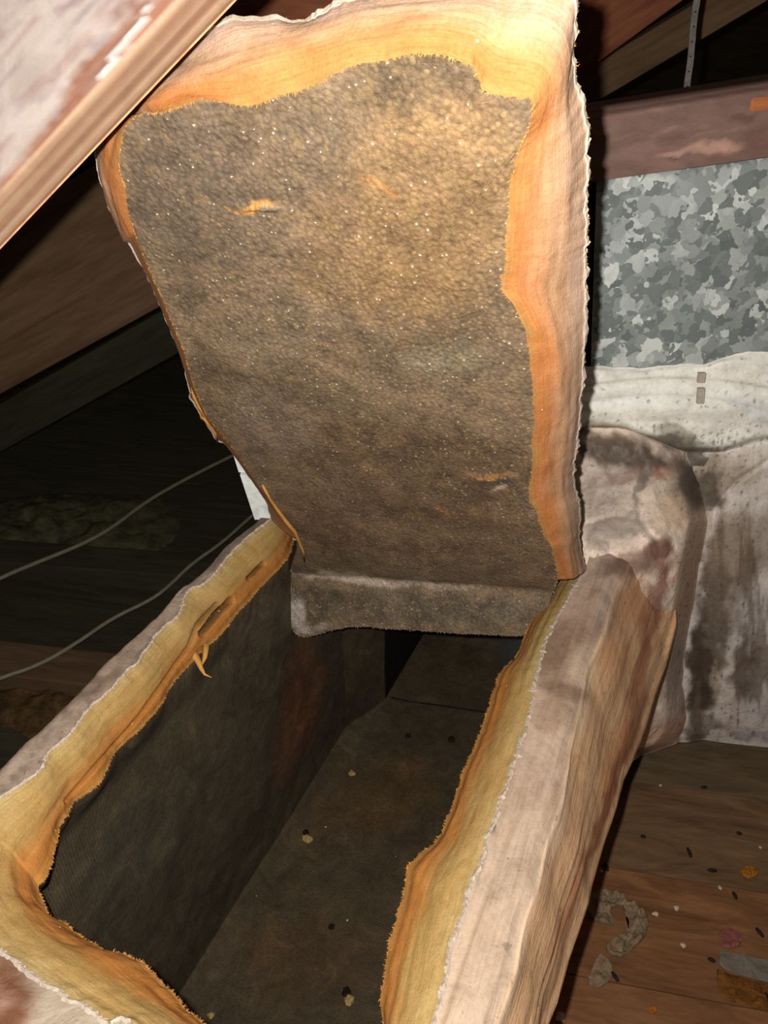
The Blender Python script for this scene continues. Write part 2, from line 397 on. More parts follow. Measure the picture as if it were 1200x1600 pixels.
lineR = [(590, 1690), (604, 1620), (598, 1585), (594, 1560), (602, 1530), (606, 1480), (614, 1455), (622, 1425), (634, 1385), (637, 1352), (652, 1338), (672, 1324), (690, 1302), (703, 1270), (714, 1235), (725, 1205), (742, 1165), (756, 1130), (765, 1098), (776, 1068), (781, 1048), (800, 1034), (812, 1018), (820, 990), (835, 965), (848, 938), (858, 912), (866, 905)]
nL, nN, nR = 420, 300, 420
def loop3(parts, z, jag, seed):
    out = []
    for P, n in zip(parts, (nL, nN, nR)):
        P = smooth_poly(P, 1); Q = resample([onZ(x, y, z) for x, y in P], n)
        out += Q if not out else Q[1:]
    for i, p in enumerate(out):
        p.x += jag * fbm(i * .11, seed, 0, 4); p.y += jag * fbm(i * .11, seed + 5, 0, 4)
    return out
Lf = loop3((foilL, foilN, foilR), ZT, .0016, 1.); Ll = loop3((lineL, lineN, lineR), ZL, .0012, 4.)
nP = len(Lf); nC = 40
duct = thing('fiberboard_duct', 'long box duct of yellow fibreglass board cut open, dark sooty lining, dusty foil facing', 'duct', (-.24, .5, 0))
Lfs = smoothed(Lf, 14); Lls = smoothed(Ll, 10)
slits = [[(100, 1252), (150, 1195), (215, 1120), (262, 1052), (292, 1010), (303, 978), (335, 945)]]
holes = [([(312, 990), (335, 962), (356, 940)], 7.5), ([(384, 905), (400, 890), (408, 882)], 4.5)]
V = []; uv = []; rc = []
arc = 0
for j in range(nC):
    t = j / (nC - 1)
    arc = 0
    for i in range(nP):
        if i: arc += (Lf[i] - Lf[i - 1]).length
        a, b = Lf[i], Ll[i]
        p = Lfs[i].lerp(Lls[i], t) + (a - Lfs[i]) * (1 - t) ** 5 + (b - Lls[i]) * t ** 5
        d = Ll[min(nP - 1, i + 6)] + Ll[max(0, i - 6)] - Lf[min(nP - 1, i + 6)] - Lf[max(0, i - 6)]; tang = (Lf[min(nP - 1, i + 9)] - Lf[max(0, i - 9)] + Ll[min(nP - 1, i + 9)] - Ll[max(0, i - 9)]).normalized()
        nrm = tang.cross(d).normalized()
        if nrm.z < 0: nrm = -nrm
        env = math.sin(math.pi * t)
        g = .0012 * fbm(arc * 7, t * 2.2, 2, 3) + .0012 * N(arc * 4, t * 7, 5) + .0004 * fbm(arc * 60, t * 10, 8, 2)
        g += .0050 * env * (1 if i < nL else .7)
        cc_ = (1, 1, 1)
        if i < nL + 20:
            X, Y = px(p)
            s = min(pdist(X, Y, q) for q in slits); e_ = math.exp(-(s / 3.2) ** 2) * env; g -= .0065 * e_; cc_ = lerp(cc_, (.52, .52, .50), min(1, e_ * 1.1))  # groove colour: dirty glue line plus painted shade
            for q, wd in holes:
                s = pdist(X, Y, q); h_ = 1 - sm(wd * .45, wd, s); g -= .016 * h_; cc_ = lerp(cc_, (.14, .17, .24), h_)  # shade of the holes painted into the rim colour
        if t > .97: g = 0.
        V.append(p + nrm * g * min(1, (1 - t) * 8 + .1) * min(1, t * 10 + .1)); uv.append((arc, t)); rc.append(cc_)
Fc = gridF(nC, nP)
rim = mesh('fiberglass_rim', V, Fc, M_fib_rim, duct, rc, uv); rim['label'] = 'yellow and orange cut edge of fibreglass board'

# jacket: left strip, near strip, right strip with flaring side
WHT = lin((214, 206, 196)); CRM = lin((214, 196, 178)); PNK = lin((224, 178, 146)); GRY = lin((120, 106, 94)); DKG = lin((78, 68, 58)); BRN = lin((150, 100, 72)); TAN = lin((206, 160, 122)); MAU = lin((150, 118, 102))
def jcol_left(x, y):
    c = paint(lin((150, 130, 114)), [(420, 800, 60, 26, -42, lin((92, 78, 70)), .9), (340, 875, 80, 14, -42, lin((110, 94, 84)), .8), (300, 900, 50, 6, -45, lin((190, 172, 158)), .7),
        (160, 1060, 90, 10, -44, lin((120, 98, 82)), .6), (60, 1160, 80, 20, -40, lin((160, 140, 124)), .7)], x, y)
    k = fbm(x * .05, y * .05, 1, 4); return lerp(c, lin((104, 86, 74)), max(0, min(.7, k * .8)))
outL = [(y, -.4635) for y in (-.3, 1.0)]
V = []; cols = []; nc = 16
Fidx = list(range(0, nL + 60))
for jj in range(nc + 10):
    for i in Fidx:
        a = Lf[i]
        ox = -.4635 + .004 * fbm(a.y * 12, 0, 3, 3)
        if jj < nc:
            t = jj / (nc - 1); x = a.x + (ox - a.x) * t
            z = ZT - .014 * sm(.55, 1, t) ** 2 + .0035 * fbm(x * 22, a.y * 14, 1, 4) * min(1, t * 5)
            p = Vector((x, a.y, z))
        else:
            s = (jj - nc + 1) / 10; z = ZT - .014 - (ZT - .02) * s
            p = Vector((ox - .006 * math.sin(min(1, s * 3) * math.pi / 2) + .004 * fbm(a.y * 8, z * 8, 2, 3), a.y, z))
        V.append(p); X, Y = px(p); cols.append(jcol_left(X, Y))
jl = mesh('left_facing', V, gridF(nc + 10, len(Fidx), True), M_left, duct, cols); jl['label'] = 'grey brown dusty facing along the left edge'
# near strip
def jcol_near(x, y):
    c = paint(lin((196, 180, 160)), [(10, 1560, 46, 90, 0, lin((132, 86, 62)), 1), (0, 1560, 26, 20, 20, lin((186, 150, 130)), .8), (20, 1520, 26, 10, 40, lin((96, 60, 42)), .8)], x, y, 6)
    return c
i0, i1 = nL + 58, nL + nN + 4
V = []; cols = []; nc = 26; idx = list(range(i0, i1))
for jj in range(nc):
    t = jj / (nc - 1)
    for i in idx:
        a = Lf[i]; b = Vector((-.4635 + (i - i0) / (len(idx) - 1) * .432, -.10, ZT))
        p = a.lerp(b, t); p.z = ZT + .003 * fbm(p.x * 25, p.y * 25, 6, 4) * min(1, t * 8)
        V.append(p); X, Y = px(p); cols.append(jcol_near(X, Y) if p.y > .0 else CRM)
jn = mesh('near_facing', V, gridF(nc, len(idx), True), M_mastic, duct, [(c[0] * .6, c[1] * .58, c[2] * .55) for c in cols]); jn['label'] = 'mastic coated facing in front of the opening'

# right strip + side
ridge = [(808, 1500), (828, 1420), (850, 1330), (876, 1235), (896, 1150), (905, 1110), (918, 1050), (938, 990), (962, 930), (985, 878), (1006, 835)]
ridge3 = [onZ(x, y, ZT) for x, y in ridge]
ridge3 = [Vector((-.030, -.10, ZT)), Vector((-.030, .25, ZT))] + ridge3
lowpx = [((850, 1600), .30), ((866, 1560), .325), ((883, 1500), .36), ((916, 1410), .415), ((921, 1385), .435), ((937, 1330), .475), ((950, 1290), .51), ((960, 1258), .54), ((970, 1218), .58), ((985, 1188), .62), ((1003, 1140), .68), ((1020, 1085), .735), ((1038, 1035), .79), ((1054, 975), .825), ((1052, 930), .845), ((1030, 885), .87)]
def onY(x, y, Y):
    d = ray(x, y); return CAM + d * (Y / d.y)
low3 = [Vector((-.001, -.1, CZ - .60)), Vector((-.001, .2, CZ - .605))] + [onY(p[0], p[1], Y) for p, Y in lowpx]
def at_y(P, y):
    for a, b in zip(P, P[1:]):
        if y <= b.y: 
            t = (y - a.y) / (b.y - a.y); return a.lerp(b, t)
    return P[-1].copy()
foil3 = [Lf[i] for i in range(nL + nN - 2, nP)]
foil3 = [Vector((foil3[0].x, -.1, ZT))] + [p for k, p in enumerate(foil3) if True] + [Vector((-.074, .95, ZT))]
foil3.sort(key=lambda p: p.y)
def wcol(x, y):
    c = paint(lin((222, 200, 182)), [(940, 760, 50, 60, 10, lin((176, 160, 146)), .8), (930, 690, 60, 20, 5, lin((110, 94, 80)), .9), (990, 715, 90, 22, 10, lin((92, 78, 68)), .95), (1080, 760, 34, 46, 20, lin((86, 72, 62)), .95),
        (1010, 738, 60, 12, -10, lin((136, 100, 88)), .6), (1052, 800, 30, 34, 30, lin((208, 178, 150)), .8), (1000, 760, 8, 40, 20, lin((128, 116, 106)), .8), (960, 830, 50, 26, -20, lin((142, 130, 118)), .7), (1035, 742, 20, 14, 0, lin((170, 130, 104)), .7),
        (1030, 860, 20, 26, 0, lin((116, 78, 62)), .9), (985, 880, 50, 24, -10, lin((134, 102, 88)), .8), (1080, 860, 22, 90, 14, lin((216, 184, 158)), .8), (1100, 900, 8, 100, 8, lin((150, 126, 104)), .5), (1070, 940, 22, 50, 15, lin((212, 180, 152)), .7),
        (1045, 1050, 40, 60, 0, lin((172, 158, 148)), .8), (1030, 1120, 40, 50, 0, lin((206, 186, 170)), .8), (1045, 1150, 50, 24, -10, lin((220, 180, 150)), .8), (1070, 1130, 10, 50, 0, lin((178, 126, 96)), .7), (1085, 1060, 8, 50, 0, lin((88, 74, 62)), .7), (1005, 1178, 10, 12, 0, lin((110, 90, 80)), .8), (985, 950, 30, 50, 10, lin((196, 150, 118)), .75), (1030, 925, 14, 60, 12, lin((150, 98, 78)), .8)], x, y, 14, .03)
    k = N(x * .22, y * .22, 15) + .6 * N(x * .5, y * .5, 16) - .55 + .25 * sm(1040, 1080, x); c = lerp(c, lin((110, 90, 74)), min(.7, max(0, k * 2.0)))
    return c
def jcol_right(x, y):
    if y < 930: return wcol(x, y)
    if y < 1010: return lerp(wcol(x, y), jcol_right0(x, y), (y - 930) / 80)
    return jcol_right0(x, y)
def jcol_right0(x, y):
    c = lin((216, 196, 176))
    c = paint(c, [(860, 1010, 40, 60, 10, lin((150, 126, 108)), .9), (910, 960, 60, 45, -20, lin((140, 112, 96)), .85), (880, 1080, 45, 14, 8, lin((160, 136, 116)), .9),
        (862, 1110, 30, 40, 20, lin((176, 150, 126)), .6), (905, 1040, 20, 14, 0, lin((216, 196, 176)), .9),
        (968, 950, 16, 26, 0, lin((212, 190, 160)), .9), (955, 1020, 22, 40, -15, lin((218, 186, 160)), .8), (925, 790, 60, 70, 0, lin((160, 142, 126)), .8), (940, 860, 50, 40, 0, lin((128, 108, 96)), .7),
        (1030, 920, 22, 95, 14, lin((132, 82, 62)), .95), (1000, 880, 30, 30, 0, lin((120, 84, 66)), .8),
        (1000, 1040, 12, 70, 18, lin((150, 98, 72)), .7), (960, 1180, 14, 80, 20, lin((214, 164, 124)), .5),
        (990, 1130, 12, 80, 16, lin((140, 88, 70)), .6), (945, 1260, 8, 120, 16, lin((148, 92, 70)), .75), (895, 1400, 8, 120, 17, lin((170, 110, 80)), .5),
        (780, 1400, 20, 12, -50, lin((190, 168, 150)), .6), (774, 1297, 6, 8, 0, lin((120, 106, 124)), .9)], x, y, 10)
    return c
st = 260; V = []; cols = []
cT, cS, cU = 22, 30, 8
for i in range(st):
    y = -.10 + 1.0 * i / (st - 1)
    a, r, l = at_y(foil3, y), at_y(ridge3, y), at_y(low3, y)
    r = r + Vector((.004 * fbm(y * 9, 3, 1, 3), 0, 0))
    for k in range(cT):
        t = k / cT; p = a.lerp(r, t); p.z += .003 * fbm(p.x * 30, y * 16, 2, 4) * min(1, t * 8) + .0025 * math.sin(t * math.pi) - .003 * sm(.75, 1, t)
        V.append(p)
    for k in range(cS):
        t = k / (cS - 1); p = r.lerp(l, t)
        p.z -= .003 * (1 - t); p.x += .004 * math.sin(math.pi * t) + .002 * fbm(y * 5, t * 3, 11, 3) + .0012 * N(y * 3, t * 16, 4)
        if t > .9: p.x += .003 * sm(.9, 1, t)
        V.append(p)
    for k in range(cU):
        t = (k + 1) / cU; p = Vector((l.x + .003 + (-.026 - l.x) * sm(0, .35, t), y, l.z + (.004 - l.z) * t)); V.append(p)
for p in V: X, Y = px(p); cols.append(jcol_right(X, Y) if 0 < Y < 3000 else CRM)
# orange-tan tint on the side of the jacket
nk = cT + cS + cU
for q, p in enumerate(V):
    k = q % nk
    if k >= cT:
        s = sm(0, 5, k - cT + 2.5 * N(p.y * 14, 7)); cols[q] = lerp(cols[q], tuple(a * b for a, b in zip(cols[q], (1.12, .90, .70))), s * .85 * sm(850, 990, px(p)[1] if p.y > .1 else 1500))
jr = mesh('right_facing', V, gridF(st, nk, True), M_side, duct, [(c[0] * .58, c[1] * .53, c[2] * .49) if q % nk < cT else (c[0] * .98, c[1] * .88, c[2] * .76) for q, c in enumerate(cols)]); jr['label'] = 'cream to pinkish tan coated facing along the right side'  # side colour lightened to make up for the grazing flash

# torn white border of the facing along the cut
V = []; Fc = []
for (s0, s1) in ((0, nP - 1),):
    for i in range(s0, s1):
        a = Lf[i]; tang = (Lf[i + 1] - a).normalized(); out = Vector((tang.y, -tang.x, 0))
        if out.dot(Ll[i] - a) > 0: out = -out
        w_ = .0013 + .0016 * abs(fbm(i * .23, 9, 1, 3)) + (.003 if random.random() < .02 else 0)
        V += [a + out * w_ + Vector((0, 0, .0006)), a + Vector((0, 0, .0022 + .0015 * N(i * .31, 4))), a - out * w_ * .9 * (1 + .8 * N(i * .9, 2)) + Vector((0, 0, .0006 + .001 * N(i * .7, 1)))]
for i in range(len(V) // 3 - 1):
    a = i * 3; Fc += [(a, a + 1, a + 4, a + 3), (a + 1, a + 2, a + 5, a + 4)]
te = mesh('torn_facing_edge', V, Fc, M_torn, duct, smooth=False); te['label'] = 'ragged white torn border of the facing'

# inner lining: left wall hangs from the cut edge, floor, right wall, ceiling underside beyond the opening
XL, XR, YN, YF = -.428, -.085, -.07, .83
def icol(x, y):
    c = paint(lin((78, 68, 54)), [(465, 1110, 34, 130, 12, lin((106, 68, 44)), .85), (200, 1330, 120, 60, -40, lin((84, 76, 64)), .6), (390, 960, 60, 50, -50, lin((96, 84, 70)), .7)], x, y, 20)
    return c
V = []; cols = []; rows = 70
Li = list(range(-24, 0)) + list(range(0, nL + 140, 2))
for k in range(rows):
    t = k / (rows - 1)
    for i in Li:
        a = Ll[max(i, 0)].copy(); a.y += (.822 - a.y) * (max(0, -i) / 24); z = a.z + (ZI - a.z) * t
        s = sm(0, .12, t)
        yy = a.y if i < nL else max(YN, a.y - (i - nL) * .0018 * s)
        x = a.x + (XL - a.x) * s if i < nL else a.x + (XL - a.x) * s
        V.append(Vector((x + .0035 * fbm(yy * 9, z * 9, 1, 4), yy, z)))
for p in V: X, Y = px(p); cols.append(icol(X, Y))
mesh('left_lining', V, gridF(rows, len(Li), False), M_int, duct, cols)
def flat_grid(fn, nu, nv, name, mat, cf, flip=False, parent=duct):
    V = [fn(i / (nu - 1), j / (nv - 1)) for i in range(nu) for j in range(nv)]
    cols = []
    for p in V: X, Y = px(p); cols.append(cf(X, Y))
    return mesh(name, V, gridF(nu, nv, flip), mat, parent, cols)
def fcol(x, y):
    return paint(lin((76, 64, 46)), [(580, 1250, 120, 60, -20, lin((92, 70, 46)), .7), (520, 1330, 60, 40, 0, lin((90, 76, 58)), .5), (560, 1140, 60, 40, 0, lin((88, 78, 62)), .6), (480, 1500, 120, 80, 0, lin((84, 62, 42)), .5)], x, y, 20)
flat_grid(lambda u, v: Vector((XL + (XR - XL) * u, YN + (1.5 - YN) * v, ZI + .002 * fbm(u * 4, v * 12, 1, 4) + .018 * (1 - sm(0, .09, u)) ** 2)), 50, 150, 'floor_lining', M_int, fcol, True)
flat_grid(lambda u, v: Vector((XR, YN + (1.5 - YN) * v, ZI + (ZL - ZI) * u)), 20, 60, 'right_lining', M_int, fcol)
flat_grid(lambda u, v: Vector((XL + (XR - XL) * u, YN, ZI + (ZL - ZI) * v)), 20, 20, 'near_lining', M_int, fcol)
# far end: splayed baffle on the left, then the deep dark branch with a lighter sheet across it
b0 = Vector((XL, .815, ZI)); b1 = onZ(601, 1092, ZI)
flat_grid(lambda u, v: b0.lerp(b1, u) + Vector((0, 0, .50 * v - .002)) + Vector((.0 , -.002 * N(u * 5, v * 5), 0)), 16, 24, 'splayed_baffle', M_int, lambda x, y: paint(lin((78, 66, 50)), [(560, 1010, 30, 30, 0, lin((88, 78, 58)), .7), (565, 1100, 30, 20, 0, lin((64, 56, 44)), .8)], x, y, 12), True)
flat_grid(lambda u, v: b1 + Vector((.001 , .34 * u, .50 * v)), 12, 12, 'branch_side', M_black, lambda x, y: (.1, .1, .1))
s0 = onZ(660, 1098, ZI + .001); 
flat_grid(lambda u, v: Vector((b1.x + (XR + .003 - b1.x) * u, 1.12, ZI - .002 + .5 * v + .0)), 20, 12, 'branch_end', M_int, lambda x, y: paint(lin((66, 60, 48)), [(760, 1000, 60, 26, 0, lin((84, 72, 58)), .8), (720, 1060, 60, 16, 5, lin((40, 38, 32)), .8)], x, y, 10))
# floor seam lip and mastic dabs near the branch corner
sp = [onZ(x, y, ZI + .003) for x, y in ((612, 1090), (640, 1096), (700, 1104), (760, 1113), (800, 1118))]
tube('floor_seam', resample(sp, 20), .0014, M_int, duct, 6)
# outer skin below the liner so the duct is a closed box
V = [Vector((x, y, z)) for y in (-.1, 1.2) for x, z in ((-.461, .004), (-.034, .004), (-.034, ZT - .03), (-.461, ZT - .03))]
mesh('outer_shell', V, [(0, 1, 5, 4), (0, 4, 7, 3), (0, 3, 2, 1)], M_backfoil, duct, smooth=False)
V = [Vector((x, y, z)) for z in (ZT - .012, ZL) for x, y in ((-.46, .70), (-.035, .74), (-.035, 1.5), (-.46, 1.5))]
mesh('top_board', V, [(0, 1, 2, 3), (7, 6, 5, 4), (0, 4, 5, 1)], M_backfoil, duct, smooth=False)
# hanging fibre shreds
tube('fibre_shred', [onZ(x, y, ZL - dz) for x, y, dz in ((298, 1018, -.006), (308, 1030, .0), (314, 1044, .008), (320, 1054, .012), (331, 1059, .014))], .0028, M_fuzz, duct, 6, lambda t: 1.6 * (1 - t) + .12)
tube('fibre_shred', [onZ(x, y, ZL - dz) for x, y, dz in ((322, 1008, -.004), (320, 1028, .002), (315, 1040, .008))], .0026, M_fuzz, duct, 6, lambda t: 1.4 * (1 - t) + .3)
# fuzz of loose strands along both borders of the cut
def fuzz(name, pts, n, lmin, lmax, dirf, parent, wd=.00028, mat=None):
    V = []; Fc = []
    for _ in range(n):
        i = random.randrange(1, len(pts) - 1); p = pts[i].lerp(pts[i + 1], random.random()); d = dirf(i)
        d = (d + Vector((random.gauss(0, .55), random.gauss(0, .55), random.gauss(0, .55)))).normalized()
        L = random.uniform(lmin, lmax) * random.random() ** .5; s = d.cross(Vector((random.gauss(0, 1), random.gauss(0, 1), random.gauss(0, 1)))).normalized() * wd
        b = len(V); m_ = p + d * L * .5 + s * 4 * random.random()
        V += [p - s, p + s, m_ + s * .7, m_ - s * .7, p + d * L + s * 6 * random.random()]; Fc += [(b, b + 1, b + 2, b + 3), (b + 3, b + 2, b + 4)]
    o = mesh(name, V, Fc, mat or M_fuzz, parent, smooth=False); o['kind'] = 'stuff'; return o
fuzz('loose_fibres', Ll, 5200, .001, .0032, lambda i: (Ll[i] - Lf[i]).normalized(), duct)
fuzz('loose_fibres', [a.lerp(b, random.random() ** .5) for a, b in zip(Lf, Ll)], 2000, .0008, .0022, lambda i: Vector((0, 0, 1)), duct)

# debris on the inner floor
def crumb(name, x, y, z, r, mat, label, cat, group=None, flat=.6, seed=0):
    bm = bmesh.new(); bmesh.ops.create_icosphere(bm, subdivisions=3, radius=r)
    for v in bm.verts:
        k = 1 + .55 * fbm(v.co.x / r * 1.1 + seed, v.co.y / r * 1.1, v.co.z / r, 3); v.co *= max(.35, k); v.co.z *= flat
    mz = min(v.co.z for v in bm.verts)
    for v in bm.verts: v.co.z -= mz
    me = bpy.data.meshes.new(name); bm.to_mesh(me); bm.free(); me.materials.append(mat); me.polygons.foreach_set('use_smooth', [True] * len(me.polygons))
    o = bpy.data.objects.new(name, me); C.objects.link(o); o.location = onZ(x, y, z); o.rotation_euler = (0, 0, seed)
    return tag(o, label, cat, group)
M_tuft = mat_plain('dusty_fibre_tuft', lin((168, 140, 92)), .9, .1, .6, 200, .5)
crumb('fibre_crumb', 549, 1210, ZI + .001, .0062, M_tuft, 'pale yellow crumb on the dark duct floor, farthest from the camera', 'debris', seed=1)
crumb('fibre_crumb', 481, 1314, ZI + .001, .0066, M_tuft, 'yellow crumb on the duct floor left of centre, with dark dirt beside it', 'debris', seed=2)
crumb('fibre_crumb', 546, 1564, ZI + .001, .0066, M_tuft, 'grey yellow crumb at the bottom of the duct floor', 'debris', seed=3)
crumb('fibre_crumb', 330, 1588, ZI + .001, .004, M_tuft, 'small yellow crumb close to the orange near edge of the opening', 'debris', seed=4)
M_dirt = mat_plain('dirt_lump', lin((36, 30, 24)), .9, .1, .6, 200, .5)
for k, (x, y, r, lb) in enumerate([(478, 1303, .005, 'dark dirt lump behind the yellow crumb left of centre'), (705, 1158, .006, 'dark dirt lump near the right cut edge inside the duct'), (541, 1553, .006, 'dark dirt lump behind the lowest crumb on the duct floor'), (518, 1450, .004, 'small dark dirt lump on lower duct floor'), (638, 1152, .005, 'small dark lump on the duct floor below the torn lip')]):
    crumb('dirt_lump', x, y, ZI + .001, r, M_dirt, lb, 'dirt', seed=k + 10)

# ------------------------------------------------------------------ THE FLAP (folded-up lid)
HL, HR = onZ(425, 812, ZT), onZ(912, 897, ZT)
cdir = (HR - HL).normalized(); upv = (Vector((0, -.55, 1))); upv = (upv - cdir * upv.dot(cdir)).normalized()
nF = cdir.cross(upv).normalized()
if nF.y > 0: nF = -nF                              # lining faces the camera
back_p = HL.copy(); front_p = HL + nF * .036
# lip below the crease: hangs more upright
cr0 = on(462, 897, front_p, nF); cr1 = on(852, 925, front_p, nF)
ldir = Vector((0, -.10, -1)); cl_ = (cr1 - cr0).normalized(); upc = cl_.cross(nF); upc = upc if upc.z > 0 else -upc; nLp = (cr1 - cr0).cross(ldir).normalized()
if nLp.y > 0: nLp = -nLp
def front(x, y):
    p = on(x, y, front_p, nF); q = on(x, y, cr0, nLp)
    return q if (p - cr0).dot(upc) < 0 else p
lin_out = [(872, 905), (868, 880), (862, 850), (852, 845), (846, 822), (840, 806), (833, 790), (824, 775), (828, 755), (832, 730), (831, 700), (836, 660), (834, 620), (830, 580), (826, 545), (820, 515), (812, 490), (800, 472), (784, 455), (783, 440), (790, 420), (790, 390), (793, 350), (795, 310), (798, 285), (803, 260), (812, 230), (824, 205), (832, 175), (832, 155), (815, 150), (790, 150), (765, 148), (750, 130), (740, 105), (728, 97), (700, 88), (665, 82), (635, 85), (600, 94), (570, 98), (545, 103), (520, 118), (490, 134), (450, 148), (420, 155), (395, 165), (365, 163), (340, 158), (315, 156), (290, 166), (262, 172), (240, 178), (222, 176), (205, 184), (192, 200), (188, 228), (186, 262), (194, 292), (200, 325), (206, 352), (216, 382), (232, 415), (246, 450), (262, 490), (276, 520), (287, 548), (296, 585), (306, 612), (316, 640), (332, 662), (350, 682), (372, 712), (395, 748), (420, 778), (438, 800), (455, 826), (468, 850), (460, 880), (446, 912), (444, 945), (452, 978), (466, 994), (480, 996), (500, 990), (520, 984), (548, 979), (575, 979), (600, 982), (640, 984), (680, 987), (720, 990), (770, 991), (800, 994), (832, 992), (846, 970), (858, 940)]
foil_out = [(914, 890), (908, 860), (905, 830), (908, 800), (900, 770), (896, 745), (898, 715), (902, 690), (906, 660), (908, 620), (912, 580), (914, 520), (916, 470), (914, 420), (914, 385), (918, 372), (914, 340), (916, 300), (918, 268), (916, 240), (921, 205), (916, 180), (912, 162), (902, 140), (898, 110), (894, 95), (899, 70), (899, 30), (900, -5), (880, -22), (830, -25), (760, -26), (700, -20), (640, -12), (590, -8), (545, -2), (528, 5), (510, 18), (490, 26), (470, 36), (450, 34), (430, 28), (400, 30), (370, 29), (345, 31), (320, 52), (280, 88), (240, 120), (205, 160), (180, 190), (158, 215), (148, 234), (152, 258), (160, 285), (168, 300), (172, 325), (184, 345), (196, 358), (200, 375), (212, 395), (230, 425), (242, 455), (258, 490), (272, 522), (284, 550), (290, 580), (298, 610), (296, 620), (304, 630), (316, 650), (328, 668), (340, 688), (352, 690), (372, 714), (392, 748), (416, 780), (425, 812)]
nO = 760
P0 = smooth_poly(lin_out + [lin_out[0]], 1)
lin3 = resample([front(x, y) for x, y in P0], nO + 1)[:-1]
# foil outline on the back plane, closed along the hinge
P1 = smooth_poly(foil_out, 1)
# match by nearest arc: split both at the hinge corners
def near_i(P, q): return min(range(len(P)), key=lambda i: (P[i][0] - q[0]) ** 2 + (P[i][1] - q[1]) ** 2)
ia = 0; ib = near_i(P0, (462, 850))
A1 = [front(x, y) for x, y in P0[:ib + 1]]; A2 = [front(x, y) for x, y in P0[ib:]]
# keyed correspondence so that the bevel stays perpendicular to the cut
keys_l = [(872, 905), (784, 455), (832, 155), (545, 103), (205, 184), (206, 352), (296, 585), (350, 682), (462, 850)]
keys_f = [(914, 890), (914, 460), (900, -5), (528, 5), (148, 234), (196, 358), (288, 570), (350, 690), (425, 812)]
cnts = [130, 110, 110, 90, 40, 60, 40, 50]
def seg_pts(P, keys, fn):
    idx = [near_i(P, k) for k in keys]; idx[0] = 0
    out = []
    for (a, b), n in zip(zip(idx, idx[1:]), cnts):
        Q = resample([fn(*P[i]) for i in range(a, b + 1)], n); out += Q if not out else Q[1:]
    return out
FR = seg_pts(P0[:ib + 1], keys_l, front); BK = seg_pts(P1, keys_f, lambda x, y: on(x, y, back_p, nF))
A2r = resample(A2, 260)[1:-1]
# back line for the lip part: along the hinge
BKh = [q - nLp * .012 + Vector((0, 0, .003)) for q in A2r]
LO = FR + A2r; BO = BK + BKh; nO = len(LO)
for i in range(nO):
    j = .0011 * fbm(i * .17, 3, 0, 4); k = .0016 * fbm(i * .25, 8, 0, 4) if i < len(BK) else 0
    c_ = cdir if 0 < i < 1e9 else cdir
    LO[i] = LO[i] + cdir * j + upv * .0011 * fbm(i * .17, 13, 0, 4); BO[i] = BO[i] + cdir * k + upv * (.0016 * fbm(i * .25, 18, 0, 4) if i < len(BK) else 0)
flap = thing('duct_board_flap', 'big flap of fibreglass duct board folded up, dark pebbly lining edged in bright orange fibre', 'flap', (HL + HR) / 2)
# lining surface: rings from the outline to the centre
cen = Vector((0, 0, 0))
for p in (on(520, 330, front_p, nF), on(620, 620, front_p, nF)): cen += p / 2
rings = 110
def lcol(x, y):
    c = paint(lin((136, 120, 98)), [(680, 300, 150, 210, 10, lin((160, 132, 92)), .75), (640, 120, 110, 60, 0, lin((120, 104, 80)), .7), (300, 290, 110, 140, 0, lin((118, 106, 92)), .8), (450, 500, 120, 60, -20, lin((134, 122, 102)), .6),
        (520, 360, 60, 60, 0, lin((160, 132, 100)), .5), (600, 440, 160, 60, 0, lin((158, 130, 92)), .5), (700, 560, 80, 30, 0, lin((150, 144, 120)), .6), (650, 720, 220, 60, 10, lin((118, 98, 78)), .8), (430, 660, 80, 60, 40, lin((140, 128, 114)), .5),
        (640, 820, 260, 60, 5, lin((128, 106, 84)), .6), (660, 950, 220, 26, 2, lin((118, 110, 94)), .9),
        (550, 903, 90, 9, 6, lin((236, 226, 212)), .6), (466, 960, 14, 34, -20, lin((245, 240, 232)), .75), (660, 912, 90, 6, 4, lin((210, 200, 186)), .45), (480, 985, 40, 6, -10, lin((226, 218, 206)), .5), (500, 935, 60, 14, 0, lin((96, 86, 76)), .6),
        (402, 325, 32, 7, -6, lin((226, 172, 96)), 1), (595, 292, 40, 4, 28, lin((190, 138, 84)), .8), (372, 330, 24, 3, 8, lin((190, 150, 90)), .7),
        (765, 745, 40, 4, 6, lin((196, 148, 84)), .7), (770, 757, 50, 7, 0, lin((98, 90, 82)), .7), (690, 797, 18, 2.5, 28, lin((190, 130, 74)), .8), (782, 764, 10, 4, -20, lin((190, 180, 160)), .9)], x, y, 9, .03)
    return c
V = []; cols = []
def relief(p, e):
    x, y, z = p.x, p.y, p.z
    X, Y = px(p)
    d = .0030 * fbm(x * 12, z * 12, y * 5, 3)
    v = noise.voronoi(Vector((x * 270, z * 240, y * 100)), distance_metric='DISTANCE', exponent=2)[0]
    d += .0005 * (1 - v[0] * 1.6)
    q = abs((X - 405) / 34); 
    if q < 1: d += .004 * (1 - q * q) * math.exp(-((Y - 322 - 4 * q) / 5) ** 2)
    q = (X - 765) / 46
    if abs(q) < 1: d += .003 * (1 - q * q) * math.exp(-((Y - 746) / 6) ** 2)
    d -= .002 * math.exp(-((p - cr0).dot(upc) / .008) ** 2)
    return d * e
import numpy as _np
for k in range(rings):
    t = 1 - k / rings
    e = min(1, (1 - t) * 14)
    for i in range(nO):
        p = LO[i]
        q = cen.lerp(p, t)
        # keep points on the folded surface
        s = (q - cr0).dot(upv)
        X, Y = px(q); q = front(X, Y)
        q = q + nF * relief(q, e)
        V.append(q); X, Y = px(q); cols.append(lcol(X, Y))
V.append(cen + nF * relief(cen, 1)); X, Y = px(cen); cols.append(lcol(X, Y))
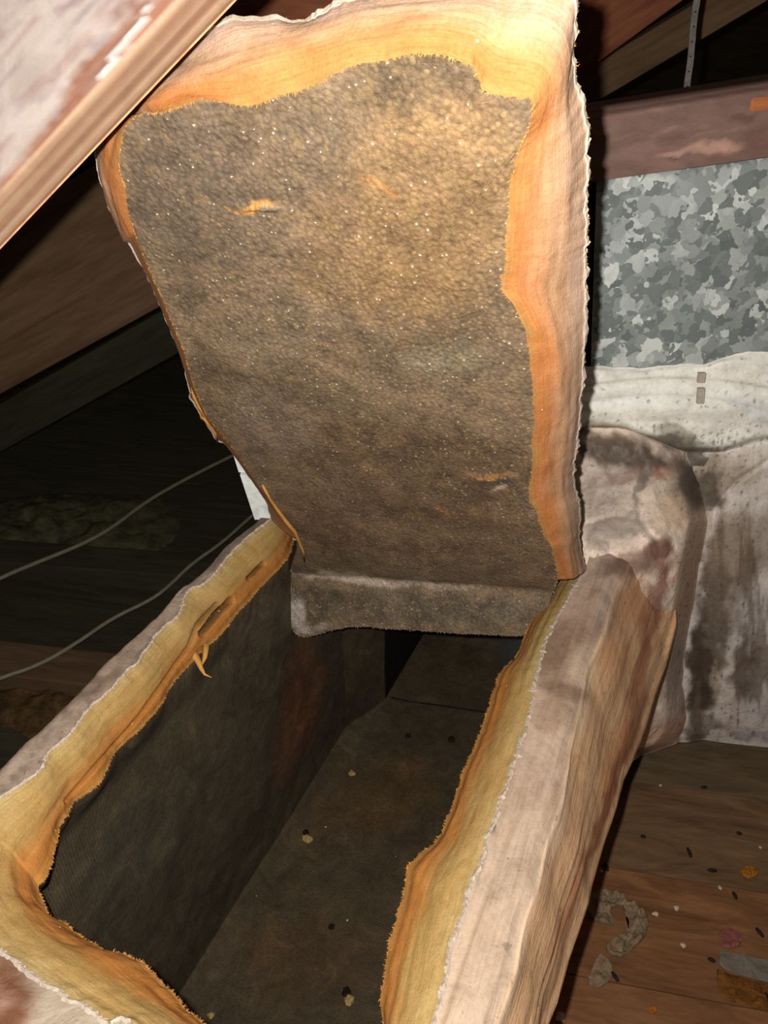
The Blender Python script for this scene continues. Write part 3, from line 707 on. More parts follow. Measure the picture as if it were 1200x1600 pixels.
Fc = gridF(rings, nO, close=True, flip=True); last = (rings - 1) * nO
Fc += [(last + (i + 1) % nO, last + i, len(V) - 1) for i in range(nO)]
fo = mesh('dark_lining', V, Fc, M_liner, flap, cols); fo['label'] = 'dark grey brown pebbly lining of the flap'
# cut band
V = []; uv = []; nC = 34
arcs = [0]; nB = len(BK); BOs = smoothed(BO[:nB], 12); LOs = smoothed(LO[:nB], 7)
for i in range(1, nO): arcs.append(arcs[-1] + (LO[i] - LO[i - 1]).length)
for j in range(nC):
    t = j / (nC - 1)
    for i in range(nO):
        a, b = BO[i], LO[i]; p = BOs[i].lerp(LOs[i], t) + (a - BOs[i]) * (1 - t) ** 5 + (b - LOs[i]) * t ** 5 if i < nB else a.lerp(b, t); tang = (BO[(i + 9) % nO] - BO[i - 9] + LO[(i + 9) % nO] - LO[i - 9]); d = b - a
        n_ = tang.cross(d); n_ = n_.normalized() if n_.length > 1e-12 else nF
        if n_.dot(nF) < 0: n_ = -n_
        ar = arcs[i]; env = math.sin(math.pi * t) if t < .97 else 0
        wd = min(1, d.length / .06)
        g = (.0065 + .0028 * fbm(ar * 12, t * 2, 2, 3) + .0016 * N(ar * 5, t * 6, 5) + .0004 * fbm(ar * 60, t * 10, 8, 2)) * env * wd * (0 if i >= nB else .3 if i > 478 else 1)
        V.append(p + n_ * g); uv.append((ar, t))
co = mesh('fiberglass_core', V, gridF(nC, nO, close=True), M_fib_flap, flap, [(1, 1, 1)] * len(V), uv); co['label'] = 'bright orange and cream cut edge of fibreglass'
# facing on the back
BKl = BO[:len(BK)] + [BO[len(BK) - 1].lerp(BO[0], (k + 1) / 41) for k in range(40)]; nk2 = len(BKl)
cb = sum(BKl[::10], Vector()) / len(BKl[::10])
V = [p - nF * .001 for p in BKl] + [cb.lerp(p, .5) - nF * .001 for p in BKl] + [cb - nF * .001]
Fc = gridF(2, nk2, close=True) + [(nk2 + i, nk2 + (i + 1) % nk2, 2 * nk2) for i in range(nk2)]
mesh('foil_facing', V, Fc, M_backfoil, flap)
lb = BO[len(BK):]; V = lb + [BO[len(BK) - 1].lerp(BO[0], (k + 1) / (len(lb) + 1)) - nF * .001 for k in range(len(lb))]
mesh('lip_backing', V, gridF(2, len(lb)), M_black, flap)
V = []; Fc = []
nb = len(BK)
for i in range(nb - 1):
    a = BK[i]; a = BO[i]; out = (a - cb).normalized(); w_ = .0008 + .0032 * max(0, fbm(i * .35, 5, 1, 3)) * (1 if i < 360 else .3)
    V += [a - out * .0018 + nF * .0015, a + out * w_ * .4 + nF * .0018, a + out * w_ - nF * .001]
for i in range(len(V) // 3 - 1):
    a = i * 3; Fc += [(a, a + 1, a + 4, a + 3), (a + 1, a + 2, a + 5, a + 4)]
mesh('torn_facing_edge', V, Fc, M_torn, flap, smooth=False)
fuzz('loose_fibres', BO[:nb], 1800, .0008, .0026, lambda i: (BO[i] - cb).normalized(), flap)
fuzz('loose_fibres', LO[:len(FR)], 2600, .0008, .0026, lambda i: (cb - BO[i]).normalized(), flap)
fuzz('lining_fibres', LO[len(FR):], 900, .001, .003, lambda i: Vector((0, 0, -1)), flap, .0003, mat_plain('grey_fibres', lin((150, 140, 124)), .8, .2, 0))
# tufts and strand on the left border of the flap
def tuft(pxs, r, tp): return tube('fibre_tuft', [on(x, y, front_p - nF * .012, nF) for x, y in pxs], r, M_fuzz, flap, 7, tp)
tuft([(302, 604), (306, 618), (314, 632), (324, 648), (334, 662), (342, 672)], .0042, lambda t: .55 + .6 * math.sin(math.pi * t))
tuft([(320, 648), (330, 664), (336, 676), (339, 692)], .0036, lambda t: 1.1 * (1 - t) + .1)
tuft([(334, 664), (342, 674), (347, 684)], .003, lambda t: 1.1 * (1 - t) + .1)
tuft([(304, 612), (299, 614), (295, 615)], .0014, lambda t: 1 - .8 * t)
tuft([(312, 640), (314, 652), (316, 658)], .0014, lambda t: 1 - .8 * t)
tube('fibre_strand', [on(x, y, front_p + nF * .003, nF) for x, y in ((410, 758), (422, 780), (436, 800), (448, 816), (460, 830), (468, 848), (474, 862), (476, 878))], .0021, M_fuzz, flap, 6, lambda t: .5 + .6 * math.sin(math.pi * t))

# ------------------------------------------------------------------ PLENUM on the right
FP = .88
pn = -FWD
plen = thing('metal_plenum', 'galvanized sheet metal plenum box sealed with white mastic, sooty lower side', 'plenum', onF(1100, 1160, FP + .2))
def patch(name, ys, lt, rt, surf, disp, cf, mat, parent, stepx=3.2, flip=False):
    y0, y1 = ys; ny = int((y1 - y0) / stepx) + 1; nx = max(4, int(max(ip(rt, y0 + (y1 - y0) * k / 20) - ip(lt, y0 + (y1 - y0) * k / 20) for k in range(21)) / stepx))
    V = []; cols = []
    for i in range(ny):
        y = y0 + (y1 - y0) * i / (ny - 1); a, b = ip(lt, y), ip(rt, y)
        for j in range(nx):
            x = a + (b - a) * j / (nx - 1)
            p = surf(x, y); d = ray(x, y).normalized(); V.append(p - d * disp(x, y)); cols.append(cf(x, y))
    return mesh(name, V, gridF(ny, nx, flip), mat, parent, cols)
# galvanized panel: top border rises to the right
def top_y(x): return 283 - (x - 930) * .137
gv = []; gc = []; gf = []
nx, ny = 60, 40
for i in range(ny):
    for j in range(nx):
        x = 925 + (1520 - 925) * j / (nx - 1); y = top_y(x) + (600 - top_y(x)) * i / (ny - 1)
        if j == 0: x = ip([(283, 932), (600, 922)], y)
        p = onF(x, y, FP); gv.append(p + FWD * .002 * N(j * .1, i * .1)); k = .92 + .12 * N(j * .08, i * .08, 2)
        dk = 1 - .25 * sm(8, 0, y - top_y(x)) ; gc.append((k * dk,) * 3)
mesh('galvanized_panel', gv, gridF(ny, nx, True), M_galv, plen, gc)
# white mastic band
band_top = [(900, 570), (925, 572), (955, 574), (1000, 574), (1060, 570), (1100, 568), (1140, 556), (1170, 551), (1200, 550), (1520, 560)]
dirt = lin((112, 98, 82)); dk = lin((84, 72, 60))
def bcol(x, y):
    c = paint(lin((244, 240, 230)), [(1000, 694, 130, 22, 4, dk, .9), (1060, 720, 110, 22, 12, dk, .8), (940, 672, 60, 10, 0, lin((150, 134, 108)), .7), (1050, 672, 40, 12, 20, lin((140, 124, 98)), .6), (1120, 760, 60, 50, 0, lin((120, 104, 88)), .8),
        (1100, 742, 40, 30, 0, lin((88, 76, 66)), .8), (1160, 735, 60, 30, 0, lin((196, 182, 160)), .4), (1180, 640, 60, 12, 20, lin((206, 208, 208)), .5)], x, y, 14)
    g = math.exp(-((y - (590 + (x - 1050) ** 2 * .0007)) / 2.0) ** 2) * (.45 + .4 * N(x * .04, 1)); c = lerp(c, lin((176, 148, 124)), max(0, g))
    g = math.exp(-((y - (616 + (x - 1030) ** 2 * .0009)) / 2.5) ** 2) * .35; c = lerp(c, lin((180, 180, 186)), g)
    k = N(x * .16, y * .16, 5) + .5 * N(x * .4, y * .4, 6) - .5 + .45 * sm(640, 700, y); c = lerp(c, dirt, min(.75, max(0, k * 2.2)))
    return c
ly = [(540, 905), (1200, 905)]
def bdisp(x, y):
    yb = 668 + 34 * sm(960, 1070, x) - 20 * sm(1120, 1200, x)
    d = .006 + .004 * fbm(x * .012, y * .03, 1, 3)
    d += .020 * sm(560, 640, y) * (1 - sm(yb - 4, yb + 6, y)) + .0015 * math.sin((y - (x - 1050) ** 2 * .0007) * .16)
    return d
# top border follows the brushed mastic line
V = []; cols = []; nx, ny = 190, 64
for i in range(ny):
    for j in range(nx):
        x = 896 + (1500 - 896) * (j / (nx - 1)) ** 1.25
        yt = ip(band_top, x) + 3 * fbm(x * .03, 2, 0, 4)
        y = yt + (728 - yt) * i / (ny - 1)
        p = onF(x, y, FP); d = ray(x, y).normalized(); V.append(p - d * (bdisp(x, y) * sm(0, 3, i) + .0005)); cols.append(bcol(x, y))
mesh('mastic_band', V, gridF(ny, nx, True), M_mastic_flat, plen, cols)
# tape marks on the band
for (a, b, c_, d_) in ((1092, 583, 1103, 598), (1091, 607, 1102, 631)):
    V = [onF(x, y, FP - .034) for x, y in ((a, b), (c_, b), (c_ - 2, d_), (a - 2, d_))]
    V = V + [v + FWD * .004 for v in V]
    mesh('faded_tape', V, [(3, 2, 1, 0), (0, 1, 5, 4), (1, 2, 6, 5), (2, 3, 7, 6), (3, 0, 4, 7)], mat_plain('faded_tape', lin((178, 166, 156)), .6, .3, .2, 200, .2), plen, smooth=False)
# lower sooty side
botR = [(1060, 1160), (1075, 1160), (1100, 1156), (1125, 1160), (1160, 1164), (1200, 1168), (1500, 1190)]
def scol(x, y):
    c = paint(lin((218, 208, 200)), [(1110, 980, 26, 160, 6, lin((92, 80, 66)), .9), (1090, 1040, 22, 110, 0, lin((78, 66, 54)), .95), (1165, 1020, 22, 70, 6, lin((96, 82, 68)), .85), (1140, 900, 50, 90, 10, lin((128, 112, 98)), .7), (1170, 850, 60, 60, 0, lin((150, 134, 118)), .7),
        (1180, 960, 22, 60, 0, lin((206, 200, 196)), .8), (1190, 1090, 30, 60, 0, lin((206, 202, 200)), .7), (1120, 1060, 10, 40, 0, lin((180, 164, 146)), .6), (1100, 1140, 40, 14, -6, lin((100, 84, 72)), .7), (1170, 1150, 40, 8, 4, lin((150, 148, 166)), .6),
        (1130, 740, 60, 34, 0, lin((150, 132, 106)), .7), (1110, 770, 30, 30, 0, dk, .85), (1180, 715, 60, 14, -8, lin((214, 204, 190)), .6)], x, y, 18, .03)
    k = N(x * .2, y * .12, 5) + .6 * N(x * .5, y * .4, 6) - .35; v_ = fbm(x * .05, y * .008, 21, 4); c = lerp(c, lin((110, 94, 80)), .7 * sm(.02, .4, v_) * sm(760, 840, y)); c = lerp(c, lin((84, 72, 60)), min(.8, max(0, k * 2.0) * (1 - .6 * sm(1160, 1190, x))))
    return c
V = []; cols = []; nx, ny = 150, 190
for i in range(ny):
    for j in range(nx):
        x = 1030 + (1480 - 1030) * (j / (nx - 1)) ** 1.4
        y0 = ip([(1030, 690), (1080, 702), (1110, 706), (1150, 700), (1200, 690), (1480, 690)], x); y1 = ip(botR, x)
        t = i / (ny - 1); y = y0 + (y1 - y0) * t
        dd = .004 + .030 * math.sin(math.pi * min(1, t * 1.02)) ** .6 * sm(1085, 1150, x) + .006 * fbm(x * .012, y * .008, 3, 4) + .002 * fbm(x * .07, y * .02, 1, 2)
        cr = pdist(x, y, [(1200, 720), (1150, 752), (1118, 790), (1112, 830)]); dd -= .004 * math.exp(-(cr / 3.5) ** 2)
        dd *= sm(0, 4, ny - 1 - i)
        p = onF(x, y, FP); d = ray(x, y).normalized(); V.append(p - d * dd); cols.append(scol(x, y))
mesh('sooty_lower_side', V, gridF(ny, nx, True), M_soot, plen, cols)
# body of the box behind its face
def hx(x, y, f): return onF(x, y, f)
A = hx(925, 284, FP); A2_ = hx(1520, 203, FP); B = hx(1030, 1158, FP); B2 = hx(1500, 1190, FP)
AL = A.copy(); BL = Vector((A.x, A.y, B.z))
V = [A, A2_, Vector((A2_.x, A2_.y, B.z)), BL]; V = [v + FWD * .003 for v in V] + [v + FWD * .35 for v in V]
mesh('plenum_body', V, [(0, 1, 5, 4), (3, 2, 6, 7), (0, 4, 7, 3), (1, 2, 6, 5), (4, 5, 6, 7)], mat_plain('dull_zinc', lin((120, 124, 120)), .5, .4, .1, 40, .2), plen, smooth=False)

# ---- the mastic-soaked wrap where the duct meets the plenum (belongs to the duct)
wl_ = [(668, 880), (700, 880), (780, 878), (870, 888), (900, 900), (940, 930), (980, 985), (1040, 1000), (1100, 985), (1150, 972), (1190, 966)]
wr_ = [(668, 1000), (690, 1060), (705, 1085), (740, 1095), (780, 1104), (815, 1112), (850, 1106), (880, 1098), (935, 1090), (1000, 1080), (1040, 1076), (1090, 1076), (1120, 1078), (1145, 1072), (1162, 1058), (1172, 1030), (1182, 1000), (1192, 985)]
def wsurf(x, y):                                   # board end lies flat, then climbs to the plenum face
    s = sm(900, 690, y + .25 * (x - 960)); f = .70 + (.140) * s + .055 * sm(980, 1105, x) * (1 - .3 * s)
    f = f + (.80 + .03 * sm(980, 1085, x) - f) * sm(930, 1060, y)
    e = sm(38, 0, ip(wr_, y) - x); e = max(e, .6 * sm(1160, 1192, y)); f += (FP + .004 - f) * e
    e = sm(700, 668, y); f += (FP - .015 - f) * e
    return onF(x, y, f)
def wdisp(x, y):
    d = .008 * fbm(x * .014, y * .014, 1, 4) + .003 * fbm(x * .06, y * .05, 4, 3)
    d += .014 * math.exp(-(((x - 1050) / 40) ** 2 + ((y - 800) / 70) ** 2)) + .010 * math.exp(-(((x - 940) / 40) ** 2 + ((y - 770) / 60) ** 2))
    d -= .006 * math.exp(-(pdist(x, y, [(1030, 738), (1008, 758), (1000, 790), (1002, 810)]) / 6) ** 2) + .003 * math.exp(-(pdist(x, y, [(905, 822), (960, 806), (1000, 812), (1030, 850)]) / 4) ** 2)
    d += .014 * math.exp(-(((x - 1035) / 36) ** 2 + ((y - 1130) / 30) ** 2)) + .005 * math.exp(-(pdist(x, y, [(1066, 1080), (1062, 1110), (1056, 1150)]) / 6) ** 2)
    d += .006 * math.exp(-(pdist(x, y, [(1088, 860), (1070, 940), (1050, 1010)]) / 9) ** 2)
    return d
o = patch('mastic_wrap', (668, 1192), wl_, wr_, wsurf, wdisp, wcol, M_mastic, duct, 2.6, True); o['label'] = 'lumpy dirty mastic wrap at the plenum joint'
# closed core behind the wraps
V = [onF(x, y, f) for f in (.85, .95) for x, y in ((960, 720), (1060, 750), (1045, 1080), (985, 1100))]
mesh('joint_core', V, [(0, 1, 2, 3), (0, 4, 5, 1), (1, 5, 6, 2), (2, 6, 7, 3), (3, 7, 4, 0)], M_backfoil, duct, smooth=False)

# ------------------------------------------------------------------ TIMBERS
# big near rafter, upper left: wide face smeared with white, narrow face grained
fa, fb = .45, .432
Rt, Rb = onF(372, -2, fa), onF(-2, 392, fa)           # lower arris
St, Sb = onF(258, -2, fb), onF(-2, 308, fb)           # arris between the faces
ax = (Rt - Rb).normalized()
nar = (Sb - Rb); nar = nar - ax * nar.dot(ax); nw = nar.length
# wide face goes away from the narrow one
wdir = ax.cross(nar.normalized()).normalized()
tocam = (CAM - Sb).normalized(); 
up_l = (Sb - Rb - ax * (Sb - Rb).dot(ax)).normalized()
wd_ = ax.cross(up_l).normalized()
# wide face direction: up-left in the picture and slightly away
cand = (onF(-2, 150, fb + .02) - Sb); cand = (cand - ax * cand.dot(ax)).normalized()
raf = thing('rafter', 'thick near rafter smeared with white paint, crossing the upper left corner', 'rafter', Rb - ax * .5)
RB0 = Rb - ax * .55; RT0 = Rt + ax * .75; SB0 = Sb - ax * .55; ST0 = Sb + ax * .55 + ax * ((Rt - Sb).dot(ax) - (Sb - Sb).length) * 0
Ln = (RT0 - RB0).length
WIDE = .14
V = []; uvw = []; nx = 320
prof = []                                            # profile in the plane across the grain
inner = None
P_R, P_S = Vector((0, 0)), Vector((1, 0))
npf_n, npf_w = 14, 46
def rp(s, k):                                        # s along, k: 0..npf_n narrow face, then wide face
    base = RB0 + ax * s
    if k <= npf_n:
        t = k / npf_n; q = base + up_l * (nw * t)
        sv = sm(0, .12, t) * sm(1, .88, t); n_ = ax.cross(up_l); n_ = n_ if n_.dot(tocam) > 0 else -n_
        return q + n_ * (.0011 * (sv - 1) + .0006 * N(s * 3, t * 12, 2) * sv)
    t = (k - npf_n) / npf_w; n_ = ax.cross(cand); n_ = n_ if n_.dot(tocam) > 0 else -n_
    return base + up_l * nw + cand * (WIDE * t) + n_ * (.0006 * fbm(s * 6, t * 14, 9, 3) * min(1, t * 9))
WHP = lin((222, 206, 194)); RW = lin((186, 138, 116)); 
def rcol(x, y, k, s, t):
    if k <= npf_n:
        g = fbm(s * 2.0, t * 6.5, 4, 4); c = lerp(lin((206, 170, 136)), lin((164, 122, 96)), sm(-.1, .55, g))
        q = .5 + .5 * math.sin(t * 17 + 1.5 * N(s * 4, 2)); return lerp(c, lin((168, 126, 98)), .5 * q ** 2)
    g = fbm(s * 2.2, t * 7, 14, 4); c = lerp(lin((190, 136, 108)), lin((150, 98, 78)), sm(-.2, .5, g))
    # distance from the arris in picture terms
    d = (305 - y) * .767 - x * 0.91 if False else (306 * 255 - 255 * y - 306 * x) / math.hypot(255, 306)
    nz = 30 * fbm(x * .010 + y * .010, (y - x) * .004, 1, 4) + 7 * fbm(x * .08, y * .08, 3, 3)
    w1_ = sm(16, 40, d + nz - 14 * math.sin((x - y) * .012 + 1.2))
    c = lerp(c, WHP, .92 * w1_)
    # bare streaks between the smears
    st_ = fbm((x - y) * .006, (x + y) * .035, 7, 4); c = lerp(c, lerp(RW, lin((176, 150, 146)), .5), .55 * sm(.10, .42, st_) * (1 - sm(110, 190, d)))
    c = lerp(c, lin((150, 128, 138)), .45 * sm(.15, .5, fbm((x - y) * .008, (x + y) * .05, 17, 3)) * w1_)
    # thick bead of paint along the upper stretch
    b = pdist(x, y, [(232, 14), (215, 45), (195, 72), (178, 90), (165, 115), (156, 126)]); c = lerp(c, lin((244, 236, 226)), 1 - sm(3, 6.5, b + 4 * N(x * .2, y * .2)))
    return c
NKk = npf_n + npf_w + 1; cols = []
for i in range(nx):
    s = Ln * i / (nx - 1)
    for k in range(NKk):
        p = rp(s, k); X, Y = px(p) if (W2C.transposed() @ (p - CAM)).z < -.05 else (-500, 500)
        t = k / npf_n if k <= npf_n else (k - npf_n) / npf_w
        b = pdist(X, Y, [(232, 14), (215, 45), (195, 72), (178, 90), (165, 115), (156, 126)]) if k > npf_n and -50 < X < 400 else 99
        if b < 7:
            n_ = ax.cross(cand); n_ = n_ if n_.dot(tocam) > 0 else -n_
            p = p + n_ * .0022 * (1 - sm(2, 7, b)) * (.7 + .6 * N(X * .3, Y * .3))
        V.append(p); cols.append(rcol(X, Y, k, s, t))
t_ = NT('rafter_painted'); ob = t_.coord('Object'); n1 = t_.noise(ob, 240, 4, .7); n2 = t_.noise(ob, 50, 5, .6, .8)
cc = t_.mix(1, t_.attr(), t_.ramp(n2, [(.3, (.88, .85, .83)), (.6, (1.03, 1.03, 1.03))]), 'MULTIPLY')
M_raf = t_.fin(cc, .6, t_.bump(n1, .25, .0006), .3)
cols = [(c[0] * .44, c[1] * .44, c[2] * .45) for c in cols]
mesh('painted_faces', V, gridF(nx, NKk, True), M_raf, raf, cols)
e_n = ax.cross(cand); e_n = e_n if e_n.dot(tocam) > 0 else -e_n
V = []
for s in (0, Ln):
    b_ = RB0 + ax * s; V += [b_, b_ + up_l * nw + cand * WIDE, b_ + cand * WIDE]
mesh('rear_faces', V, [(0, 3, 5, 2), (2, 5, 4, 1), (0, 2, 1), (3, 4, 5)], M_raf_side, raf, smooth=False)

Z = Vector((0, 0, 1))
def pt(x, y, f): return onF(x, y, f)
def beam(name, a, b, f0, f1, thick_px_dir, wd, ht, mat, label, cat='timber', parent=None, **k):
    o = timber(name, pt(*a, f0), pt(*b, f1), thick_px_dir, wd, ht, mat, parent, **k)
    return tag(o, label, cat) if not parent else o
# long purplish timber lying over the plenum: painted colour variation as stains
def stained(name, quad, f, depth, mat, cf, label, cat, nx=110, ny=34):
    V = []; cols = []
    (ax0, ay0), (ax1, ay1), (bx0, by0), (bx1, by1) = quad
    for i in range(ny):
        for j in range(nx):
            u, v = j / (nx - 1), i / (ny - 1)
            x = (ax0 + (ax1 - ax0) * u) * (1 - v) + (bx0 + (bx1 - bx0) * u) * v; y = (ay0 + (ay1 - ay0) * u) * (1 - v) + (by0 + (by1 - by0) * u) * v
            rr = .012 * ((1 - sm(0, .14, v)) ** 2)
            p = pt(x, y, f + rr) + FWD * .0015 * N(u * 6, v * 4); V.append(p); cols.append(cf(x, y))
    n0 = len(V); c4 = [V[0], V[nx - 1], V[(ny - 1) * nx], V[ny * nx - 1]]
    for q in c4: V.append(q + FWD * depth); cols.append((1, 1, 1))
    Fc = gridF(ny, nx, True)
    Fc += [(0, *[n0], n0 + 1, nx - 1)] if False else []
    me = mesh(name, V, Fc + [(0, nx - 1, n0 + 1, n0), ((ny - 1) * nx, n0 + 2, n0 + 3, ny * nx - 1), (0, n0, n0 + 2, (ny - 1) * nx), (nx - 1, ny * nx - 1, n0 + 3, n0 + 1), (n0, n0 + 1, n0 + 3, n0 + 2)], mat, None, cols)
    return tag(me, label, cat)
def beamcol(x, y):
    c = paint((1.0, 1.0, 1.0), [(1110, 232, 50, 11, -6, (2.5, 2.5, 2.4), .9), (1060, 240, 40, 5, -10, (2.1, 2.1, 2.1), .7), (1040, 168, 40, 3, -5, (1.4, 1.4, 1.4), .6), (1050, 205, 60, 3, -10, (1.4, 1.4, 1.4), .6), (1130, 205, 60, 3, -10, (1.4, 1.4, 1.4), .5), (1160, 185, 26, 7, -6, (.6, .55, .5), .7), (1050, 251, 10, 3, 0, (.5, .45, .45), .8), (1190, 225, 20, 24, 0, (.9, .8, .7), .6), (1000, 262, 90, 5, -8, (1.15, 1.1, 1.05), .6)], x, y, 9, .03)
    return c
stained('timber_beam', ((860, 185), (1520, 78), (860, 293), (1520, 200)), FP - .012, .09, M_beam, beamcol, 'purplish brown timber with a pale stain, lying along the top of the metal plenum', 'timber')
tag(timber('timber_block', pt(1150, 161, FP + .022) , pt(1420, 124, FP + .022), Z, .07, .014, mat_wood('orange_timber', lin((150, 84, 50)), lin((196, 124, 78)), .8, .8, .15), bev=.004), 'orange brown timber end resting on the beam at the right edge', 'timber')
# web members beyond, upper right
tag(timber('truss_web', pt(820, 120, 1.30), pt(1180, -150, 1.30), FWD, .085, .04, M_brown), 'brown diagonal truss web, upper one of the two right of the flap', 'timber')
tag(timber('truss_web', pt(800, 205, 1.52), pt(1300, -95, 1.52), FWD, .055, .04, M_dark), 'darker diagonal truss web just under the brown one, right of the flap', 'timber')
# red brown member seen over the flap's top border
tag(timber('truss_chord', pt(200, -60, 1.15), pt(870, -38, 1.15), FWD, .14, .04, M_brown), 'red brown timber behind the top border of the flap', 'timber')
# left side members, dark
tag(timber('truss_chord', pt(-260, 640, 1.35), pt(620, 130, 1.35), FWD, .235, .045, M_dark), 'wide dark brown timber slanting behind the left side of the flap', 'timber')
tag(timber('truss_chord', pt(-260, 815, 1.75), pt(620, 315, 1.75), FWD, .10, .045, M_green), 'narrow blackish green timber slanting below the wide dark brown one', 'timber')
# vertical strap
st_o = thing('hanger_strap', 'grey perforated metal strap hanging down behind the purplish beam', 'strap', pt(1072, 160, 1.02))
M_strap = mat_plain('dull_strap', lin((96, 90, 84)), .5, .4, .3, 90, .4)
V = []; Fc = []
nseg = 60
for i in range(nseg):
    t = i / (nseg - 1); x = 1093 + (1070 - 1093) * t; y = -40 + 210 * t
    c_ = pt(x, y, 1.02) + RGT * .0012 * N(t * 4, 1); hw = .0036 + .0004 * N(t * 20, 3)
    V += [c_ - RGT * hw, c_ + RGT * hw, c_ + RGT * hw + FWD * .0015, c_ - RGT * hw + FWD * .0015]
Fc = gridF(nseg, 4, close=True); mesh('strap_band', V, Fc, M_strap, st_o, smooth=False)
for i in range(9):
    t = (i + .5) / 9; c_ = pt(1093 - 23 * t, -40 + 210 * t, 1.0185); V = [c_ + (RGT * math.cos(a) + Z * math.sin(a)) * .0010 for a in [k * math.pi / 4 for k in range(8)]]; V += [v + FWD * .001 for v in V]
    mesh('strap_hole', V, [tuple(range(8)), (0, 1, 9, 8)], M_black, st_o, smooth=False)
# pale strip behind the left border of the flap
ps = thing('white_board_strip', 'pale grey white strip standing behind the duct, left of the flap', 'strip', pt(400, 800, .86))
M_pale = mat_plain('pale_strip', lin((216, 218, 212)), .6, .3, .3, 60, .25)
def strip(a, b, c_, d_, f, nm):
    V = [pt(*q, f) for q in (a, b, c_, d_)]; V += [v + FWD * .012 for v in V]
    return mesh(nm, V, [(3, 2, 1, 0), (4, 5, 6, 7), (0, 1, 5, 4), (1, 2, 6, 5), (2, 3, 7, 6), (3, 0, 4, 7)], M_pale, ps, smooth=False)
strip((355, 680), (430, 700), (440, 738), (373, 738), .80, 'upper_piece'); strip((375, 742), (424, 742), (432, 812), (398, 812), .795, 'lower_piece')

# cables on the dark side
M_cab = mat_plain('grey_cable', lin((136, 130, 108)), .6, .3, .1, 50, .2)
def cable(P, r, label, z=.058, smooth=2):
    P = smooth_poly(P, smooth); o = tube('cable', resample([onZ(x, y, z) for x, y in P], 90), r, M_cab); return tag(o, label, 'cable')
cable([(-60, 1085), (0, 1059), (60, 1040), (120, 1005), (175, 966), (235, 938), (262, 918), (300, 880), (345, 850), (400, 800), (440, 770)], .0042, 'grey cable winding over the dark attic floor, nearer to the duct')
cable([(-60, 935), (0, 903), (60, 878), (130, 850), (175, 825), (220, 790), (260, 765), (330, 728), (430, 680)], .0050, 'grey cable running straight over the dark attic floor, farther from the duct')
# low joists / lumps on the dark left floor
tag(timber('floor_joist', onZ(-260, 1010, .025), onZ(420, 1090, .025), Z, .09, .05, M_dark), 'dark reddish joist lying across the attic floor left of the duct', 'timber')
tag(timber('floor_joist', onZ(-300, 850, .025), onZ(420, 905, .025), Z, .09, .05, M_green), 'blackish joist farther back on the attic floor, crossed by a cable', 'timber')
def heap(name, cx, cy, rx, ry, h, mat, label, cat, seed):
    c = onZ(cx, cy, 0); V = []; n, m = 24, 48
    for i in range(n):
        r = i / (n - 1)
        for k in range(m):
            a = 2 * math.pi * k / m; rr = r * (1 + .25 * N(math.cos(a) * 1.5 + seed, math.sin(a) * 1.5))
            x, y = math.cos(a) * rr * rx, math.sin(a) * rr * ry
            z = h * (1 - r ** 2) * (.8 + .6 * fbm(x * 14 + seed, y * 14, 0, 4)); V.append(c + RGT * x + FWD * y + Z * max(0.0, z))
    return tag(mesh(name, V, gridF(n, m, close=True), mat), label, cat)
M_ins = mat_plain('dark_insulation', lin((84, 82, 58)), .95, .05, 1, 30, .6)
heap('insulation_heap', 90, 830, .34, .20, .05, M_ins, 'greenish dark heap of loose insulation at the left edge of the attic floor', 'insulation', 3)
heap('insulation_heap', 90, 1100, .14, .08, .035, mat_plain('dark_rubble', lin((92, 70, 46)), .95, .05, 1, 60, .6), 'low brown heap of debris on the floor beside the duct, under the nearer cable', 'debris', 8)

# ------------------------------------------------------------------ things on the deck, lower right
M_drop = mat_plain('droppings', lin((34, 28, 22)), .7, .3, .4, 300, .4)
drops = [(1077, 1332, 8, 90), (1113, 1360, 6.5, 5), (947, 1354, 7, 80), (1148, 1399, 5.5, 85), (961, 1526, 7, 65), (1112, 1500, 5, 30), (1187, 1457, 7, 70), (1100, 1230, 5, 0), (1005, 1307, 4, 20), (1200, 1560, 7, 90), (1155, 1302, 4, 30)]
DL = ['black rodent dropping standing lengthwise on the boards, left of the crosswise one', 'black rodent dropping lying crosswise, left of the big sawdust patch', 'black rodent dropping beside the duct, above the crumpled scraps', 'black rodent dropping just below the big sawdust patch', 'black rodent dropping touching the lowest flat scrap', 'black rodent dropping left of the metal plate corner', 'black rodent dropping at the right edge behind the metal plate', 'small dropping farthest back, under the plenum', 'tiny dark dropping in the middle of the greyish boards', 'black dropping at the lower right corner of the boards', 'tiny dark dropping behind the sawdust patch near the right edge']
for k, (x, y, r, a) in enumerate(drops):
    c = onZ(x, y, .0035); L = r / F * 1.16
    ar = math.radians(a); up_ = math.sin(ar); d = (RGT * math.cos(ar) - FWD * up_ * 1.1).normalized()
    P = [c - d * L + Z * .0, c - d * L * .4, c + d * L * .4 + RGT * .0006, c + d * L]
    o = tube('dropping', resample(P, 8), .0028, M_drop, None, 8, lambda t: .35 + .65 * math.sin(math.pi * min(1, max(0, .12 + t * .76))))
    tag(o, DL[k], 'dropping', 'rodent droppings on the floorboards')
